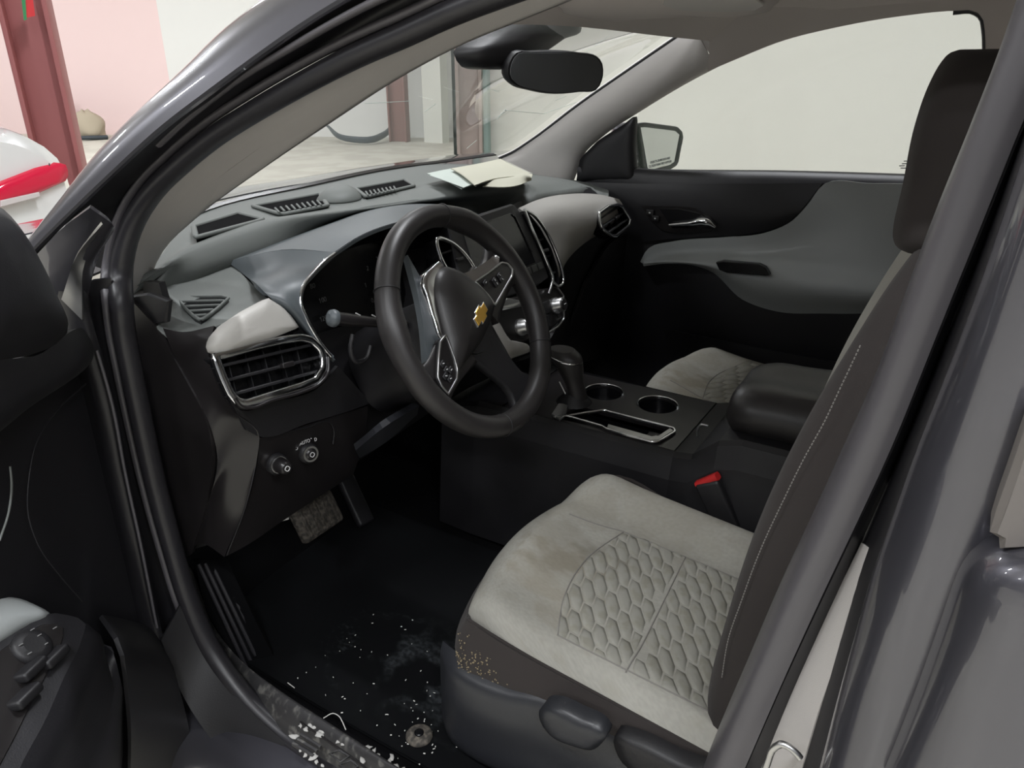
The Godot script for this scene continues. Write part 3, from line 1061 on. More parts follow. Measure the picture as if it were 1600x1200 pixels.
# an air vent of any outline: chrome ring, dark duct, vanes and fins
func vent(parent, outline: PackedVector3Array, vanes: int, fins: int, ring_m: String, ring_w := 0.010, slant := 0.0, label := ""):
	var face := v(0, 0.33, 0.94)
	var n := newell(outline)
	if n.dot(face) < 0: n = -n
	var ux := Vector3.UP.cross(n).normalized().rotated(n, slant)
	var uy := n.cross(ux)
	var c := Vector3.ZERO
	for q in outline:
		c += q
	c /= outline.size()
	var flat := PackedVector2Array()
	for q in outline:
		flat.append(Vector2((q - c).dot(ux), (q - c).dot(uy)))
	var root := Node3D.new()
	root.name = "air_vent"
	parent.add_child(root, true)
	root.position = c - parent.position
	if label: root.set_meta("label", label)
	var st := S()
	plate(st, shifted(outline, -n * 0.03), 0.006, n)
	var wall_rows := [shifted(even(outline, 40, true, false), n * 0.002), shifted(even(outline, 40, true, false), -n * 0.034)]
	grid(st, wall_rows, true)
	part(root, "duct", st, pick("gauge face"))
	if ring_m:
		st = S()
		sweep(st, even(outline, 60, true, false), rect_profile(ring_w, 0.009, 0.003), n, true)
		part(root, "trim_ring", st, pick(ring_m))
	var lo := 1e9
	var hi := -1e9
	var l2 := 1e9
	var h2 := -1e9
	for q in flat:
		lo = minf(lo, q.y); hi = maxf(hi, q.y)
		l2 = minf(l2, q.x); h2 = maxf(h2, q.x)
	for k in vanes:
		var yy := lerpf(lo, hi, (k + 0.8) / (vanes + 0.6))
		var sp := clip_span(flat, 1, yy)
		st = S()
		rbox(st, c + ux * (sp.x + sp.y) / 2 + uy * yy - n * 0.012, v(sp.y - sp.x, 0.0045, 0.016), 0.001, Basis(ux, uy, n), 1)
		part(root, "vane", st, pick("black plastic"))
	for k in fins:
		var xx := lerpf(l2, h2, (k + 1.0) / (fins + 1.0))
		var sp := clip_span(flat, 0, xx)
		st = S()
		rbox(st, c + uy * (sp.x + sp.y) / 2 + ux * xx - n * 0.024, v(0.002, (sp.y - sp.x) * 0.95, 0.012), 0.0005, Basis(ux, uy, n), 1)
		part(root, "fin", st, pick("black plastic"))
	if vanes > 1:
		st = S()
		rbox(st, c + ux * (h2 * 0.25) - n * 0.004, v(0.022, 0.008, 0.014), 0.002, Basis(ux, uy, n))
		part(root, "tab", st, pick("gloss plastic"))
	return root

func dash_front_rows() -> Array:
	var stations := [
		[-0.728, [0.985, -0.31, 0.965, -0.285, 0.93, -0.255, 0.865, -0.222, 0.829, -0.222, 0.738, -0.252, 0.60, -0.33]],
		[-0.70, [0.985, -0.31, 0.965, -0.255, 0.93, -0.22, 0.865, -0.20, 0.825, -0.205, 0.738, -0.225, 0.63, -0.265]],
		[-0.62, [0.98, -0.32, 0.97, -0.25, 0.93, -0.205, 0.87, -0.19, 0.82, -0.195, 0.74, -0.20, 0.655, -0.215]],
		[-0.55, [0.98, -0.34, 0.97, -0.27, 0.93, -0.205, 0.87, -0.19, 0.82, -0.195, 0.74, -0.20, 0.66, -0.21]],
		[-0.49, [0.99, -0.39, 0.975, -0.35, 0.93, -0.30, 0.87, -0.23, 0.82, -0.195, 0.74, -0.20, 0.665, -0.21]],
		[-0.22, [0.99, -0.39, 0.975, -0.35, 0.93, -0.31, 0.87, -0.25, 0.82, -0.20, 0.74, -0.20, 0.68, -0.21]],
		[-0.15, [1.03, -0.28, 0.99, -0.245, 0.93, -0.22, 0.87, -0.21, 0.80, -0.19, 0.74, -0.2, 0.68, -0.22]],
		[0.14, [1.03, -0.26, 0.99, -0.235, 0.93, -0.21, 0.87, -0.19, 0.80, -0.17, 0.74, -0.185, 0.66, -0.22]],
		[0.22, [1.035, -0.27, 0.99, -0.23, 0.93, -0.215, 0.87, -0.215, 0.80, -0.215, 0.70, -0.21, 0.56, -0.28]],
		[0.55, [1.03, -0.27, 0.98, -0.22, 0.93, -0.205, 0.87, -0.21, 0.80, -0.21, 0.68, -0.21, 0.54, -0.28]],
		[0.70, [1.0, -0.28, 0.97, -0.24, 0.93, -0.22, 0.87, -0.22, 0.80, -0.225, 0.68, -0.23, 0.54, -0.3]]]
	var cols := []
	for s in stations:
		var c := PackedVector3Array()
		for i in range(0, 14, 2):
			c.append(v(s[0], s[1][i], s[1][i + 1]))
		cols.append(even(c, 30))
	var rows := []
	for i in 30:
		var line := PackedVector3Array()
		for c in cols:
			line.append(c[i])
		rows.append(line)
	return rows

func dashboard():
	var t = thing("dashboard", "dark grey dashboard with pale grey accents and chrome-ringed vents", "dashboard", v(0, 0.6, -0.3))
	var st := S()
	sheet(st, dash_front_rows(), 0.02)
	part(t, "front_panel", st, pick("black plastic"))
	# top pad
	st = S()
	var c0 := PackedVector3Array([v(-0.735, 1.01, -0.45), v(-0.5, 1.05, -0.60), v(-0.33, 1.062, -0.678), v(0, 1.064, -0.723), v(0.36, 1.064, -0.752), v(0.54, 1.06, -0.733), v(0.69, 1.045, -0.64)])
	var c1 := PackedVector3Array([v(-0.74, 1.01, -0.40), v(-0.5, 1.056, -0.50), v(-0.2, 1.06, -0.53), v(0.2, 1.06, -0.54), v(0.5, 1.056, -0.53), v(0.69, 1.03, -0.5)])
	var c2 := p3([-0.649,1.03,-0.403,-0.633,1.045,-0.386,-0.577,1.055,-0.415,-0.414,1.055,-0.438,-0.285,1.055,-0.441,-0.152,1.055,-0.43,-0.026,1.055,-0.397,0.071,1.055,-0.364,0.168,1.055,-0.324,0.264,1.055,-0.277,0.453,1.04,-0.273,0.676,1.014,-0.304,0.717,1.003,-0.286])
	var c3 := p3([-0.673,1.015,-0.379,-0.632,1.025,-0.396,-0.583,1.03,-0.398,-0.499,1.03,-0.416,-0.377,1.03,-0.432,-0.234,1.03,-0.462,-0.083,1.03,-0.49,0.04,1.03,-0.452,0.114,1.03,-0.396,0.174,1.03,-0.347,0.244,1.03,-0.301,0.234,1.03,-0.266,0.341,1.03,-0.249,0.493,1.022,-0.246,0.626,1,-0.253,0.62,0.993,-0.221])
	sheet(st, skin([c0, c1, c2, c3, shifted(c3, v(0, -0.04, -0.012))], 70, 30), 0.008)
	part(t, "top_pad", st, pick("dash plastic"))
	st = S()
	plate(st, PackedVector3Array([v(-0.735, 0.975, -0.29), v(-0.56, 0.975, -0.30), v(-0.54, 0.975, -0.36), v(-0.2, 0.975, -0.36), v(-0.18, 0.975, -0.27), v(0.68, 0.975, -0.26), v(0.68, 0.975, -0.62), v(0.3, 0.975, -0.7), v(-0.3, 0.975, -0.66), v(-0.735, 0.975, -0.46)]), 0.02, Vector3.UP)
	part(t, "inner_frame", st, pick("carpet"))
	# upper corner panel with the side demister
	st = S()
	sheet(st, skin([p3([-0.686,1.02,-0.37,-0.603,1.02,-0.442,-0.533,1.02,-0.47,-0.438,1.02,-0.495]), p3([-0.716,1.014,-0.322,-0.64,1.014,-0.372,-0.568,1.014,-0.396,-0.488,1.014,-0.409]), p3([-0.735,1,-0.281,-0.673,1,-0.301,-0.617,1,-0.3,-0.535,1,-0.301]), p3([-0.728,0.983,-0.27,-0.713,0.994,-0.235,-0.693,1.002,-0.21,-0.592,1.015,-0.212])], 24, 16), 0.008)
	part(t, "corner_panel", st, pick("dash plastic"))
	var root := Node3D.new()
	root.name = "side_demister"
	t.add_child(root, true)
	var tri_out := p3([-0.645,1.006,-0.353,-0.631,1.006,-0.356,-0.6,1.006,-0.312,-0.6,1.006,-0.294,-0.639,1.006,-0.268,-0.68,1.006,-0.244,-0.692,1.006,-0.241,-0.686,1.006,-0.263,-0.666,1.006,-0.312])
	st = S()
	plate(st, shifted(tri_out, v(0, -0.001, 0)), 0.012, v(-0.2, 0.8, 0.5))
	part(root, "duct", st, pick("gauge face"))
	for q in [p3([-0.652,1.007,-0.339,-0.614,1.007,-0.283]), p3([-0.666,1.007,-0.312,-0.633,1.007,-0.272]), p3([-0.676,1.007,-0.287,-0.653,1.007,-0.262]), p3([-0.685,1.007,-0.262,-0.674,1.007,-0.25])]:
		st = S()
		sweep(st, q, rect_profile(0.003, 0.004, 0.001), v(0, 1, 0.5))
		part(root, "vane", st, pick("dash plastic"))
	st = S()
	sweep(st, even(tri_out, 40, true, false), rect_profile(0.004, 0.005, 0.0015), v(0, 1, 0.4), true)
	part(root, "rim", st, pick("dash plastic"))
	# end panel between the doorway and the outer vent
	st = S()
	sheet(st, skin([p3([-0.728,0.999,-0.272,-0.728,0.937,-0.241,-0.728,0.871,-0.206,-0.728,0.836,-0.204,-0.728,0.747,-0.231,-0.728,0.623,-0.302]), p3([-0.717,0.993,-0.25,-0.724,0.949,-0.215,-0.718,0.888,-0.192,-0.709,0.832,-0.195,-0.722,0.759,-0.21,-0.734,0.648,-0.25]), p3([-0.694,1.002,-0.205,-0.715,0.972,-0.195,-0.716,0.905,-0.171,-0.676,0.839,-0.172,-0.685,0.793,-0.176,-0.699,0.736,-0.188,-0.734,0.639,-0.215])], 30, 12), 0.006)
	part(t, "end_panel", st, pick("gloss plastic"))
	st = S()
	sheet(st, skin([p3([-0.735,1.045,-0.332,-0.735,0.938,-0.358,-0.735,0.786,-0.365,-0.735,0.632,-0.361,-0.735,0.574,-0.348]), p3([-0.73,1.004,-0.286,-0.73,0.937,-0.238,-0.73,0.87,-0.203,-0.73,0.835,-0.202,-0.73,0.748,-0.23,-0.73,0.61,-0.306])], 24, 6), 0.006)
	part(t, "end_cap", st, pick("gloss plastic"))
	st = S()
	plate(st, p3([-0.732,1.037,-0.334,-0.732,1.047,-0.294,-0.732,1.043,-0.248,-0.732,1.009,-0.263,-0.732,0.991,-0.324,-0.732,0.994,-0.347]), 0.008, v(-1, 0.2, 0.6), 0.003)
	part(t, "corner_bracket", st, pick("black plastic"))
	st = S()
	plate(st, p3([-0.7,1.048,-0.347,-0.7,1.052,-0.31,-0.7,1.026,-0.306,-0.7,1.018,-0.357]), 0.01, v(-1, 0, 0.3))
	part(t, "corner_filler", st, pick("black plastic"))
	# pale accent above the outer vent
	st = S()
	var acc := p3([-0.608,1.024,-0.193,-0.59,1.007,-0.187,-0.579,0.99,-0.181,-0.573,0.972,-0.175,-0.621,0.971,-0.174,-0.672,0.974,-0.175,-0.714,0.975,-0.176,-0.723,0.981,-0.178,-0.723,0.991,-0.181,-0.713,1,-0.184,-0.692,1.009,-0.188,-0.651,1.018,-0.191])
	pillow(st, even(acc, 48, true, false), 0.008, 0.015, v(0, 0.4, 1), 6, 5.0)
	part(t, "accent_panel", st, pick("accent grey"))
	vent(t, p3([-0.725,0.975,-0.176,-0.711,0.973,-0.175,-0.657,0.969,-0.174,-0.612,0.964,-0.172,-0.577,0.958,-0.17,-0.56,0.949,-0.167,-0.549,0.933,-0.161,-0.549,0.919,-0.156,-0.558,0.903,-0.15,-0.578,0.893,-0.147,-0.608,0.894,-0.147,-0.667,0.9,-0.149,-0.705,0.903,-0.151,-0.717,0.909,-0.153,-0.723,0.92,-0.157,-0.725,0.946,-0.166]), 3, 5, "chrome", 0.012, -0.12, "chrome-ringed air vent nearest the open doorway")
	st = S()
	var lip := p3([-0.723,0.919,-0.156,-0.718,0.906,-0.152,-0.706,0.899,-0.149,-0.669,0.896,-0.148,-0.61,0.889,-0.145,-0.577,0.889,-0.146,-0.554,0.899,-0.149,-0.543,0.92,-0.156])
	sweep(st, even(shifted(lip, v(0, -0.002, 0.002)), 40), rect_profile(0.005, 0.012, 0.002), v(0, 0.3, 1))
	part(t, "vent_surround", st, pick("gloss plastic"))
	st = S()
	sheet(st, skin([p3([-0.725,0.925,-0.166,-0.707,0.89,-0.166,-0.643,0.878,-0.166,-0.553,0.869,-0.166,-0.51,0.889,-0.166]), p3([-0.699,0.854,-0.168,-0.678,0.834,-0.168,-0.586,0.817,-0.168,-0.501,0.803,-0.168,-0.438,0.794,-0.168])], 24, 5), 0.006)
	part(t, "middle_panel", st, pick("black plastic"))
	# knee panel with the lamp switches
	st = S()
	sheet(st, skin([p3([-0.675,0.83,-0.172,-0.634,0.821,-0.172,-0.555,0.808,-0.172,-0.442,0.79,-0.172]), p3([-0.682,0.788,-0.178,-0.636,0.777,-0.178,-0.556,0.763,-0.178,-0.45,0.732,-0.178]), p3([-0.698,0.734,-0.187,-0.656,0.723,-0.187,-0.569,0.71,-0.187,-0.458,0.694,-0.187]), p3([-0.734,0.641,-0.212,-0.704,0.644,-0.205,-0.632,0.647,-0.205,-0.461,0.651,-0.205])], 24, 14), 0.01)
	var knee = part(t, "knee_panel", st, pick("gloss plastic"))
	st = S()
	sweep(st, even(p3([-0.676,0.83,-0.174,-0.687,0.794,-0.174,-0.71,0.745,-0.174,-0.737,0.645,-0.21]), 20), ring_profile(0.0014, 0.0014, 6), v(1, 0, 0))
	part(knee, "panel_seam", st, pick("black plastic"))
	st = S()
	sweep(st, even(p3([-0.647,0.824,-0.172,-0.583,0.808,-0.172,-0.535,0.797,-0.172,-0.527,0.779,-0.172,-0.533,0.756,-0.172]), 20), ring_profile(0.0014, 0.0014, 6), v(0, 0, 1))
	part(knee, "panel_seam", st, pick("black plastic"))
	lamp_switch(t, p3([-0.652,0.775,-0.165]), 0.014, true)
	lamp_switch(t, p3([-0.588,0.764,-0.165]), 0.0135, false)
	instrument_cluster(t)
	centre_stack(t)
	passenger_side(t)
	defroster(t)

func lamp_switch(t, at: PackedVector3Array, r: float, tall: bool):
	var n := v(-0.25, 0.15, 1).normalized()
	var root := Node3D.new()
	root.name = "lamp_dial"
	t.add_child(root, true)
	root.position = at[0] - t.position
	var st := S()
	lathe(st, at[0] - n * 0.012, n, [[r * 1.25, 0], [r * 1.25, 0.006], [r * 1.05, 0.009]])
	part(root, "dial_base", st, pick("black plastic"))
	st = S()
	var top := 0.03 if tall else 0.009
	lathe(st, at[0] - n * 0.008, n, [[r * 0.9, 0], [r * 0.85, top * 0.6], [r * 0.7, top], [r * 0.5, top + 0.002]])
	part(root, "dial_knob", st, pick("gloss plastic"))
	st = S()
	lathe(st, at[0] - n * 0.006, n, [[r * 0.97, 0.002], [r * 0.99, 0.004], [r * 0.97, 0.006]])
	part(root, "dial_ring", st, pick("satin silver"))
	var b := Basis.looking_at(-n, Vector3.UP)
	st = S()
	sweep(st, even(PackedVector3Array([at[0] + n * (top - 0.005) + b * v(-0.004, 0, 0), at[0] + n * (top - 0.005) + b * v(0, 0.004, 0), at[0] + n * (top - 0.005) + b * v(0.004, 0, 0), at[0] + n * (top - 0.005) + b * v(0, -0.004, 0)]), 12, true), rect_profile(0.0012, 0.0012, 0.0003), n, true)
	part(root, "printed_symbol", st, pick("print white"))
	if not tall:
		for q in [["AUTO", -0.004, 0.021], ["\u2022", 0.008, 0.023], ["O", -0.02, 0.016], ["D", 0.015, 0.019]]:
			sub(root, "printed_legend", text_mesh(q[0], 0.0075, 0.0006), pick("print white"), Transform3D(b, at[0] - n * 0.0055 + b * v(q[1], q[2], 0)))

func instrument_cluster(t):
	var st := S()
	var oa := even(p3([-0.488,1.022,-0.433,-0.338,1.022,-0.477,-0.177,1.022,-0.519,-0.004,1.022,-0.562,0.136,1.022,-0.529,0.168,1.022,-0.427,0.079,1.022,-0.266]), 30)
	var ob := even(p3([-0.453,1.059,-0.205,-0.389,1.072,-0.21,-0.315,1.078,-0.212,-0.236,1.075,-0.211,-0.148,1.055,-0.204,-0.083,1.023,-0.192]), 30)
	var fa := even(p3([-0.488,1.022,-0.433,-0.505,1.01,-0.369,-0.597,1.022,-0.205,-0.557,0.964,-0.192,-0.537,0.93,-0.18,-0.518,0.898,-0.169]), 30)
	var fb := even(p3([-0.453,1.059,-0.205,-0.51,1.039,-0.198,-0.542,1.021,-0.192,-0.554,0.999,-0.184,-0.551,0.972,-0.175,-0.542,0.935,-0.162,-0.531,0.912,-0.154]), 30)
	var om := PackedVector3Array()
	var fm := PackedVector3Array()
	for i in 30:
		om.append(oa[i].lerp(ob[i], 0.6) + v(0, 0.012, 0.004))
		fm.append(fa[i].lerp(fb[i], 0.6) + v(-0.004, 0.012 * (1.0 - i / 29.0), 0.004 + 0.006 * sin(i / 29.0 * PI)))
	var obe := PackedVector3Array(fb)
	obe.reverse()
	obe.append_array(ob.slice(1))
	var inn := PackedVector3Array()
	for q in obe:
		var deep := q.lerp(v(-0.367, 0.95, -0.29), 0.32)
		inn.append(v(deep.x, deep.y, minf(q.z - 0.02, -0.272)))
	sheet(st, skin([oa, om, ob], 50, 12), 0.006, Vector3.UP)
	sheet(st, skin([fa, fm, fb], 50, 12), 0.006, v(-0.5, 0.6, 0.6))
	var hood_part = part(t, "instrument_hood", st, pick("dash hood plastic"))
	st = S()
	sheet(st, [shifted(obe, v(0, -0.002, 0.0)), inn], 0.003)
	part(hood_part, "hood_lining", st, pick("gauge face"))
	st = S()
	sweep(st, even(p3([-0.454,1.057,-0.205,-0.48,1.051,-0.202,-0.511,1.039,-0.198,-0.532,1.029,-0.195,-0.546,1.018,-0.191,-0.555,1.003,-0.186,-0.555,0.982,-0.178,-0.55,0.958,-0.17,-0.543,0.935,-0.162,-0.534,0.916,-0.155]), 40), rect_profile(0.006, 0.006, 0.002), v(0, 0.3, 1))
	part(t, "cluster_trim", st, pick("chrome"))
	# gauges
	var g := Node3D.new()
	g.name = "gauge_cluster"
	t.add_child(g, true)
	st = S()
	plate(st, PackedVector3Array([v(-0.525, 0.87, -0.266), v(-0.20, 0.87, -0.266), v(-0.20, 1.0, -0.291), v(-0.27, 1.03, -0.297), v(-0.44, 1.03, -0.297), v(-0.515, 0.995, -0.29), v(-0.535, 0.95, -0.282)]), 0.01, v(0, 0, 1))
	part(g, "gauge_face", st, pick("gauge face"))
	var n := v(0, 0.19, 0.98).normalized()
	var bz := Basis.looking_at(-n, Vector3.UP)
	for c in [v(-0.47, 0.955, -0.276), v(-0.27, 0.955, -0.276)]:
		st = S()
		var circ := PackedVector3Array()
		for i in 36:
			circ.append(c + bz * v(cos(TAU * i / 36) * 0.066, sin(TAU * i / 36) * 0.066, 0.002))
		tube(st, circ, 0.0015, 6, true, n)
		for i in 19:
			var a := deg_to_rad(-35 + 250.0 * i / 18.0)
			tube(st, PackedVector3Array([c + bz * v(cos(a) * 0.056, sin(a) * 0.056, 0.002), c + bz * v(cos(a) * 0.064, sin(a) * 0.064, 0.002)]), 0.0006, 4)
		for i in 7:
			var a := deg_to_rad(215 - 250.0 * i / 6.0)
			var tm := text_mesh(str(i * 20) if c.x < -0.4 else str(i), 0.011, 0.0006)
			st.append_from(tm, 0, Transform3D(bz, c + bz * v(cos(a) * 0.045, sin(a) * 0.045, 0.003)))
		part(g, "dial_markings", st, pick("print grey"))
		st = S()
		tube(st, PackedVector3Array([c + n * 0.005, c + bz * v(-0.035, -0.03, 0.005)]), 0.0012, 5)
		part(g, "needle", st, pick("print grey"))

func centre_stack(t):
	var st := S()
	# screen
	plate(st, p3([-0.15,1.051,-0.202,-0.05,1.054,-0.204,0.088,1.057,-0.204,0.101,1.052,-0.203,0.115,1.033,-0.196,0.136,0.982,-0.178,0.15,0.917,-0.155,0.153,0.885,-0.144,0.09,0.879,-0.142,-0.01,0.884,-0.144,-0.092,0.893,-0.147,-0.164,0.948,-0.166]), 0.05, v(0, 0.3, 1), 0.004)
	var scr = part(t, "screen_bezel", st, pick("black plastic"))
	st = S()
	plate(st, shifted(p3([-0.113,1.033,-0.196,-0.016,1.038,-0.198,0.07,1.04,-0.198,0.082,1.033,-0.196,0.109,0.95,-0.167,0.113,0.927,-0.159,0.015,0.929,-0.16,-0.113,0.939,-0.163]), v(0, 0.0005, 0.0015)), 0.003, v(0, 0.3, 1), 0.001)
	part(scr, "touch_screen", st, pick("screen glass"))
	st = S()
	sweep(st, shifted(p3([0.071,1.037,-0.197,0.081,1.03,-0.195,0.106,0.951,-0.167]), v(0, 0, 0.003)), rect_profile(0.004, 0.003, 0.001), v(0, 0.3, 1))
	part(scr, "screen_edge", st, pick("gauge face"))
	for q in [p3([0.063,0.924,-0.158,0.083,0.924,-0.158,0.083,0.91,-0.153,0.064,0.91,-0.153]), p3([0.088,0.924,-0.158,0.111,0.924,-0.158,0.111,0.91,-0.153,0.089,0.91,-0.153]), p3([0.114,0.924,-0.158,0.134,0.924,-0.158,0.137,0.91,-0.153,0.117,0.91,-0.153])]:
		st = S()
		plate(st, shifted(q, v(0, 0.001, 0.004)), 0.004, v(0, 0.3, 1), 0.001)
		part(scr, "menu_button", st, pick("dark metal"))
	# tall blade vent right of the screen, chrome framed
	vent(t, p3([0.125,1.036,-0.197,0.145,1.023,-0.192,0.173,0.986,-0.18,0.193,0.943,-0.164,0.197,0.899,-0.149,0.189,0.868,-0.138,0.167,0.859,-0.135,0.156,0.876,-0.141,0.153,0.916,-0.155,0.142,0.958,-0.17,0.126,1,-0.184]), 4, 0, "", 0.004, 0.0, "narrow tall air vent beside the screen")
	st = S()
	sweep(st, even(shifted(p3([0.119,1.036,-0.197,0.126,1,-0.184,0.141,0.956,-0.169,0.151,0.914,-0.154,0.156,0.881,-0.143,0.139,0.868,-0.138,0.12,0.855,-0.134]), v(0, 0.002, 0.006)), 30), rect_profile(0.007, 0.007, 0.002), v(0, 0.3, 1))
	sweep(st, even(shifted(p3([0.12,1.038,-0.198,0.15,1.022,-0.192,0.181,0.985,-0.179,0.199,0.939,-0.163,0.204,0.894,-0.147,0.196,0.864,-0.137,0.169,0.861,-0.136,0.153,0.876,-0.141]), v(0, 0.002, 0.006)), 30), rect_profile(0.006, 0.007, 0.002), v(0, 0.3, 1))
	part(t, "blade_trim", st, pick("chrome"))
	# left centre vent, seen through the steering wheel
	vent(t, even(p3([-0.197,1.033,-0.196,-0.165,1.024,-0.193,-0.135,1.001,-0.185,-0.115,0.972,-0.175,-0.109,0.95,-0.167,-0.157,0.951,-0.167,-0.192,0.973,-0.175,-0.202,1.001,-0.185]), 30, true), 2, 0, "chrome", 0.008, 0.0, "centre air vent seen through the steering wheel")
	# climate panel
	st = S()
	plate(st, p3([-0.098,0.895,-0.148,-0.011,0.881,-0.143,0.093,0.873,-0.14,0.169,0.861,-0.136,0.186,0.837,-0.127,0.161,0.79,-0.111,0.129,0.784,-0.109,0.068,0.781,-0.108,-0.008,0.786,-0.109,-0.058,0.8,-0.115,-0.075,0.824,-0.123,-0.088,0.856,-0.134]), 0.05, v(0, 0.3, 1), 0.004)
	var cl = part(t, "climate_panel", st, pick("gloss plastic"))
	st = S()
	sweep(st, even(shifted(p3([0.169,0.861,-0.136,0.186,0.837,-0.127,0.161,0.79,-0.111,0.128,0.782,-0.108,0.07,0.78,-0.107]), v(0, 0, 0.003)), 24, false, false), rect_profile(0.004, 0.005, 0.001), v(0, 0.3, 1))
	part(cl, "panel_edge_trim", st, pick("satin silver"))
	st = S()
	plate(st, shifted(p3([-0.092,0.88,-0.143,-0.045,0.89,-0.146,0.013,0.87,-0.139,0.003,0.86,-0.136,-0.033,0.866,-0.137,-0.079,0.872,-0.14]), v(0, 0, 0.012)), 0.012, v(0, 0.3, 1), 0.003)
	part(cl, "trim_wing", st, pick("satin silver"))
	for q in [p3([0.09,0.844,-0.13,0.118,0.842,-0.129,0.113,0.817,-0.12,0.085,0.82,-0.122]), p3([0.078,0.818,-0.121,0.108,0.814,-0.119,0.101,0.792,-0.112,0.073,0.795,-0.113]), p3([0.045,0.829,-0.125,0.071,0.826,-0.124,0.06,0.797,-0.113,0.033,0.8,-0.115])]:
		st = S()
		plate(st, shifted(q, v(0, 0, 0.003)), 0.004, v(0, 0.3, 1), 0.001)
		part(cl, "climate_button", st, pick("black plastic"))
	var n := v(0, 0.33, 0.94).normalized()
	for at in p3([-0.016,0.818,-0.121,0.141,0.824,-0.123]):
		var root := Node3D.new()
		root.name = "climate_knob"
		t.add_child(root, true)
		root.position = at - t.position
		st = S()
		lathe(st, at, n, [[0.019, 0], [0.019, 0.008], [0.0165, 0.012], [0.0165, 0.024], [0.0145, 0.026]])
		part(root, "knob_body", st, pick("satin silver"))
		st = S()
		lathe(st, at + n * 0.024, n, [[0.0135, 0], [0.0135, 0.004], [0.011, 0.0055]])
		part(root, "knob_cap", st, pick("gloss plastic"))
		st = S()
		tube(st, PackedVector3Array([at + n * 0.0298 + v(-0.004, 0, 0), at + n * 0.0298 + v(0.004, 0, 0)]), 0.0008, 5)
		part(root, "knob_mark", st, pick("print white"))
	# lower pale wedge left of the climate panel
	st = S()
	var wedge := p3([-0.16,0.873,-0.14,-0.097,0.871,-0.139,-0.083,0.852,-0.133,-0.072,0.82,-0.122,-0.055,0.795,-0.113,-0.001,0.779,-0.107,-0.005,0.763,-0.101,-0.089,0.772,-0.105,-0.138,0.809,-0.118,-0.164,0.834,-0.126])
	pillow(st, even(wedge, 40, true, false), 0.006, 0.03, v(0, 0.2, 1), 5, 5.0)
	part(t, "accent_wedge", st, pick("accent grey"))
	# stack sides and lower tray above the console
	st = S()
	sheet(st, skin([p3([-0.107,0.803,-0.17,0.032,0.713,-0.17,0.212,0.712,-0.17,0.291,0.79,-0.17]), p3([-0.002,0.703,-0.2,0.125,0.617,-0.2,0.306,0.597,-0.2,0.392,0.669,-0.2])], 16, 5), 0.01)
	part(t, "lower_stack", st, pick("black plastic"))

func passenger_side(t):
	var st := S()
	var a := PackedVector3Array([v(0.15, 1.036, -0.225), v(0.23, 1.042, -0.225), v(0.40, 1.034, -0.22), v(0.55, 1.012, -0.21), v(0.66, 0.985, -0.205)])
	var b := PackedVector3Array([v(0.17, 1.01, -0.195), v(0.25, 1.02, -0.19), v(0.40, 1.01, -0.19), v(0.55, 0.99, -0.19), v(0.665, 0.97, -0.195)])
	var c := PackedVector3Array([v(0.20, 0.955, -0.178), v(0.28, 0.965, -0.172), v(0.40, 0.955, -0.175), v(0.54, 0.94, -0.182), v(0.67, 0.935, -0.195)])
	var d := PackedVector3Array([v(0.225, 0.89, -0.165), v(0.27, 0.90, -0.17), v(0.37, 0.905, -0.19), v(0.48, 0.905, -0.205), v(0.66, 0.90, -0.21)])
	var e := PackedVector3Array([v(0.235, 0.81, -0.17), v(0.26, 0.82, -0.185), v(0.33, 0.85, -0.21), v(0.42, 0.875, -0.225), v(0.6, 0.885, -0.228)])
	sheet(st, skin([a, b, c, d, e], 40, 24), 0.01)
	part(t, "accent_panel", st, pick("accent grey"))
	vent(t, p3([0.47,0.979,-0.175,0.529,0.986,-0.178,0.592,0.982,-0.176,0.612,0.974,-0.173,0.644,0.935,-0.16,0.622,0.922,-0.155,0.53,0.911,-0.151,0.508,0.915,-0.153,0.465,0.94,-0.161,0.462,0.96,-0.168]), 3, 3, "chrome", 0.009, 0.1, "chrome-ringed air vent beside the far door")
	st = S()
	sheet(st, skin([p3([0.449,0.79,-0.195,0.58,0.868,-0.195,0.757,0.881,-0.195]), p3([0.373,0.675,-0.2,0.569,0.694,-0.2,0.769,0.722,-0.2]), p3([0.429,0.547,-0.235,0.617,0.513,-0.235,0.889,0.469,-0.235])], 16, 8), 0.01)
	part(t, "glovebox_lid", st, pick("black plastic"))

